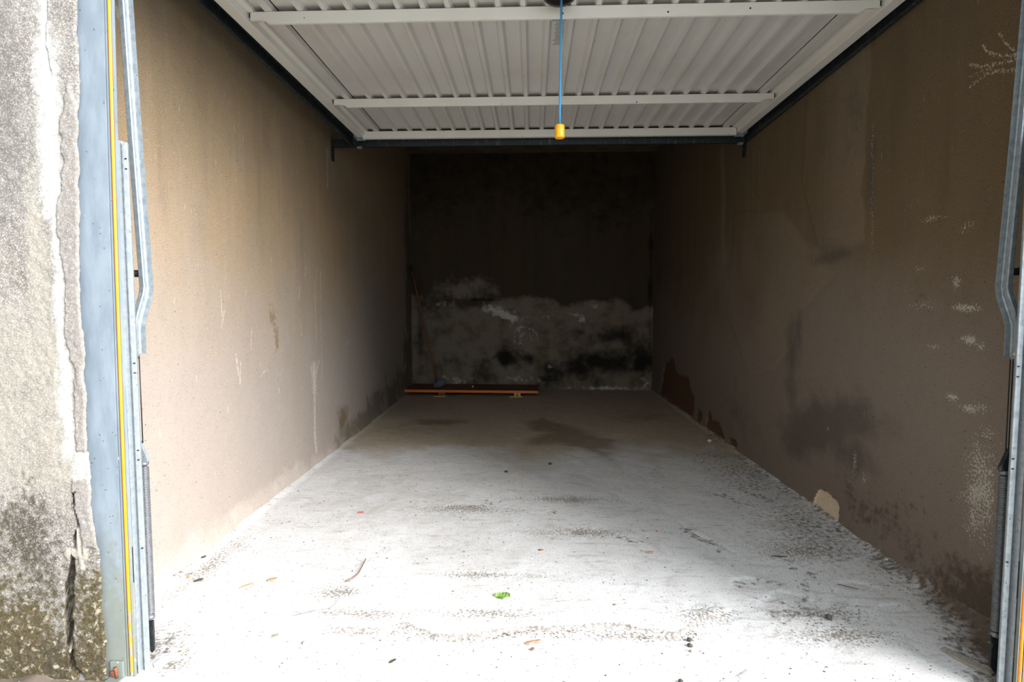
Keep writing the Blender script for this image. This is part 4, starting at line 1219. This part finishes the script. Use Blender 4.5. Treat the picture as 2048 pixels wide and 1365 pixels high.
tag(tube('twig', [(-0.652, 1.872, z + 0.004), (-0.640, 1.880, z + 0.005), (-0.628, 1.900, z + 0.006), (-0.622, 1.930, z + 0.006), (-0.624, 1.965, z + 0.006), (-0.630, 2.045, z + 0.005)], [0.0022, 0.003, 0.0032, 0.003, 0.0026, 0.0015], bark, None, 7), 'thin brown curved twig on the left half of the floor', 'twig')
z = floor_z(0.958, 2.14)
tag(tube('twig', [(0.93, 2.145, z + 0.004), (0.955, 2.140, z + 0.005), (0.985, 2.142, z + 0.004)], [0.0018, 0.0022, 0.0014], stone_dark, None, 6), 'short dark twig on the dirty right side of the floor', 'twig')
z = floor_z(1.09, 1.90)
tag(tube('twig', [(1.06, 1.925, z + 0.003), (1.085, 1.905, z + 0.005), (1.115, 1.893, z + 0.003)], [0.0014, 0.002, 0.0012], bark, None, 6), 'thin brown twig pointing at the right wall', 'twig')


def pebble(x, y, r, material, label, cat='pebble', name='pebble', sq=0.7, seed=0, group=None):
    bm = bmesh.new()
    bmesh.ops.create_icosphere(bm, subdivisions=2, radius=r)
    rr = random.Random(seed)
    ph = rr.uniform(0, 50)
    for v in bm.verts:
        k = 0.78 + 0.44 * vnoise(np.array([v.co.x / r * 1.6 + ph]), np.array([v.co.y / r * 1.6 + v.co.z / r * 2.3 + ph]), seed)[0]
        v.co = Vector((v.co.x * k, v.co.y * k * 0.85, v.co.z * k * sq))
    zz = floor_z(x, y)
    lowest = min(v.co.z for v in bm.verts)
    for v in bm.verts: v.co += Vector((x, y, zz - lowest - 0.0005))
    return tag(from_bm(name, bm, material, None, True), label, cat, group)


pebble(0.458, 1.583, 0.0085, stone_dark, 'dark pebble at the back of the pair right of centre', seed=1)
pebble(0.452, 1.556, 0.008, stone_dark, 'dark pebble at the front of the pair right of centre', seed=2)
pebble(0.449, 1.532, 0.0055, stone_grey, 'small grey pebble in front of the dark pebble pair', seed=3)
pebble(0.269, 1.765, 0.0065, plain('pebble_olive', (122, 118, 96), 0.9, 0, 0.2, 90), 'olive pebble behind the floor ledge', seed=4)
pebble(0.112, 2.562, 0.010, stone_grey, 'grey crumb in the middle of the floor, farther back', seed=5)
pebble(0.109, 3.369, 0.012, stone_dark, 'black lump in front of the brown oil stain', seed=6, sq=0.5)
pebble(-0.152, 3.195, 0.011, stone_dark, 'black lump left of and before the brown stain', seed=7, sq=0.5)
pebble(0.030, 2.163, 0.006, stone_dark, 'dark crumb left of the small orange crumb', seed=8, sq=0.5)
pebble(0.044, 2.164, 0.006, orange, 'small orange crumb mid floor', 'crumb', 'crumb', 0.5, 9)
pebble(0.459, 1.821, 0.006, orange, 'pale orange crumb right of the green leaf, before the dirt', 'crumb', 'crumb', 0.4, 10)
pebble(-1.225, 1.895, 0.006, orange, 'yellowish crumb at the foot of the left wall', 'crumb', 'crumb', 0.6, 11)
pebble(0.918, 1.707, 0.010, stone_dark, 'brown stone by the dark spalled patch on the right', seed=12)
pebble(0.385, 1.402, 0.007, stone_dark, 'dark stone at the bottom edge of the floor', seed=13)
pebble(-0.655, 1.530, 0.007, stone_grey, 'grey stone before the ledge on the left', seed=14)
pebble(-0.640, 1.64, 0.006, stone_dark, 'dark crumb at the left end of the floor ledge', seed=15)
pebble(1.262, 3.976, 0.017, mortar_m, 'pale mortar lump at the foot of the right wall', 'mortar lump', 'mortar_lump', 0.7, 16)
pebble(1.335, 2.10, 0.007, mortar_m, 'pale mortar crumb by the right wall, nearer of two', 'mortar lump', 'mortar_lump', 0.7, 17)
pebble(1.300, 2.30, 0.006, mortar_m, 'tiny pale mortar crumb by the right wall, farther of two', 'mortar lump', 'mortar_lump', 0.7, 18)
chip('red_flake', -0.803, 2.541, ragged(0.016, 8, 1, 0.4, 0.2, 21), 0.002, red, 'red flake near the left wall', 'flake')
chip('red_flake', 0.534, 2.363, ragged(0.005, 7, 1, 0.7, 0.2, 22), 0.002, red, 'tiny red flake right of the middle', 'flake')
chip('orange_flake', 0.481, 2.294, ragged(0.005, 7, 1, 0.7, 0.2, 23), 0.002, orange, 'tiny orange flake beside the tiny red one', 'flake')
chip('wood_chip', 0.462, 2.156, ragged(0.014, 8, 1, 0.3, 0.2, 24), 0.003, tanwood, 'short pale splinter right of the small orange crumb', 'wood chip', 0.05)
chip('dark_leaf', -1.263, 2.049, ragged(0.011, 8, 1, 0.6, 0.3, 25), 0.003, stone_dark, 'black curled scrap by the left wall, farther one', 'scrap', 0.2, 0.4)
chip('dark_leaf', -1.175, 1.872, ragged(0.015, 8, 1, 0.5, 0.3, 26), 0.003, stone_dark, 'dark ragged scrap by the left wall, nearer one', 'scrap', 0.3, 0.4)
chip('paint_flake', -0.995, 1.432, [(-0.030, -0.012), (-0.018, -0.026), (0.004, -0.020), (0.014, -0.004), (0.026, 0.016), (0.030, 0.034), (0.014, 0.028), (-0.004, 0.020), (-0.024, 0.012)], 0.003, paint, 'large white paint flake at the foot of the left post', 'paint flake', 0.1, 0.25)
chip('paint_flake', -1.000, 1.478, ragged(0.011, 8, 1, 0.7, 0.3, 28), 0.003, paint, 'smaller white flake behind the large paint flake', 'paint flake', 0.6, 0.3)
chip('plastic_wrap', -0.760, 1.560, ragged(0.014, 9, 1, 0.6, 0.3, 29), 0.002, stone_grey, 'grey film scrap on the left front floor', 'scrap', 0.4, 0.3)
# broken edge strip lying at the right post
z = floor_z(1.20, 1.50)
bm = bmesh.new()
pts = [(1.150, 1.560), (1.168, 1.568), (1.178, 1.545), (1.196, 1.52), (1.208, 1.485), (1.222, 1.462), (1.204, 1.452), (1.178, 1.49), (1.160, 1.53)]
lo = [bm.verts.new((x, y, floor_z(x, y) + 0.001)) for x, y in pts]; hi = [bm.verts.new((x, y, floor_z(x, y) + 0.008)) for x, y in pts]
for i in range(9): bm.faces.new((lo[i], lo[(i + 1) % 9], hi[(i + 1) % 9], hi[i]))
bm.faces.new(lo[::-1]); bm.faces.new(hi)
tag(from_bm('mortar_strip', bm, stone_grey), 'long broken mortar strip in the dirt by the right post', 'mortar')

# grit nobody could count: crumbs along the ledge, the right wall and scattered over the floor
verts, faces = [], []


def crumb(x, y, r):
    if y > 5.8 or (abs(x - 0.08) > 1.06 and y < 1.47) or (1.13 < x < 1.25 and y < 1.6): return
    z0 = floor_z(x, y)
    k = len(verts)
    a = random.uniform(0, 6.28)
    n = 5
    for i in range(n):
        rr = r * random.uniform(0.7, 1.3)
        verts.append((x + rr * math.cos(a + i * 1.2566), y + rr * math.sin(a + i * 1.2566), z0 + r * 0.15))
    verts.append((x + random.uniform(-.3, .3) * r, y + random.uniform(-.3, .3) * r, z0 + r * random.uniform(0.5, 0.9)))
    for i in range(n): faces.append((k + i, k + (i + 1) % n, k + n))
    faces.append(tuple(k + i for i in range(n))[::-1])


for _ in range(900):
    i = random.randrange(len(ledge) - 2) + 1
    t = random.random()
    x = ledge[i][0] * (1 - t) + ledge[i + 1][0] * t; y = ledge[i][1] * (1 - t) + ledge[i + 1][1] * t
    y -= abs(random.gauss(0, 0.03))
    if -0.65 < x: crumb(x + random.gauss(0, 0.01), y, random.uniform(0.0010, 0.0028))
for _ in range(1300):
    y = 1.42 + 4.6 * random.random() ** 1.6
    x = random.uniform(-1.28, 1.33)
    crumb(x, y, random.uniform(0.0012, 0.003) * (0.7 + 0.28 * y))
for _ in range(500):
    y = random.uniform(1.5, 3.4)
    crumb(1.36 - abs(random.gauss(0, 0.10)), y, random.uniform(0.001, 0.004))
for _ in range(160):
    crumb(-1.0 + random.gauss(0, 0.03), 1.46 + random.gauss(0, 0.03), random.uniform(0.0012, 0.004))
for _ in range(220):
    crumb(0.92 + random.gauss(0, 0.10), 1.72 + random.gauss(0, 0.05), random.uniform(0.0012, 0.003))
me = bpy.data.meshes.new('floor_grit')
me.from_pydata(verts, [], faces)
g = G('grit_colours')
dd, cc = g.voro(35)
r3 = g.sep(cc)
colr = g.mix(g.ramp(r3[0], 0.3, 0.7), lin((70, 62, 54)), lin((132, 118, 98)))
colr = g.mix(g.ramp(r3[1], 0.72, 0.85), colr, lin((204, 196, 184)))
tag(link('floor_grit', me, g.done(colr, 0.9)), 'loose grit and crumbs scattered over the floor', 'grit', kind='stuff')
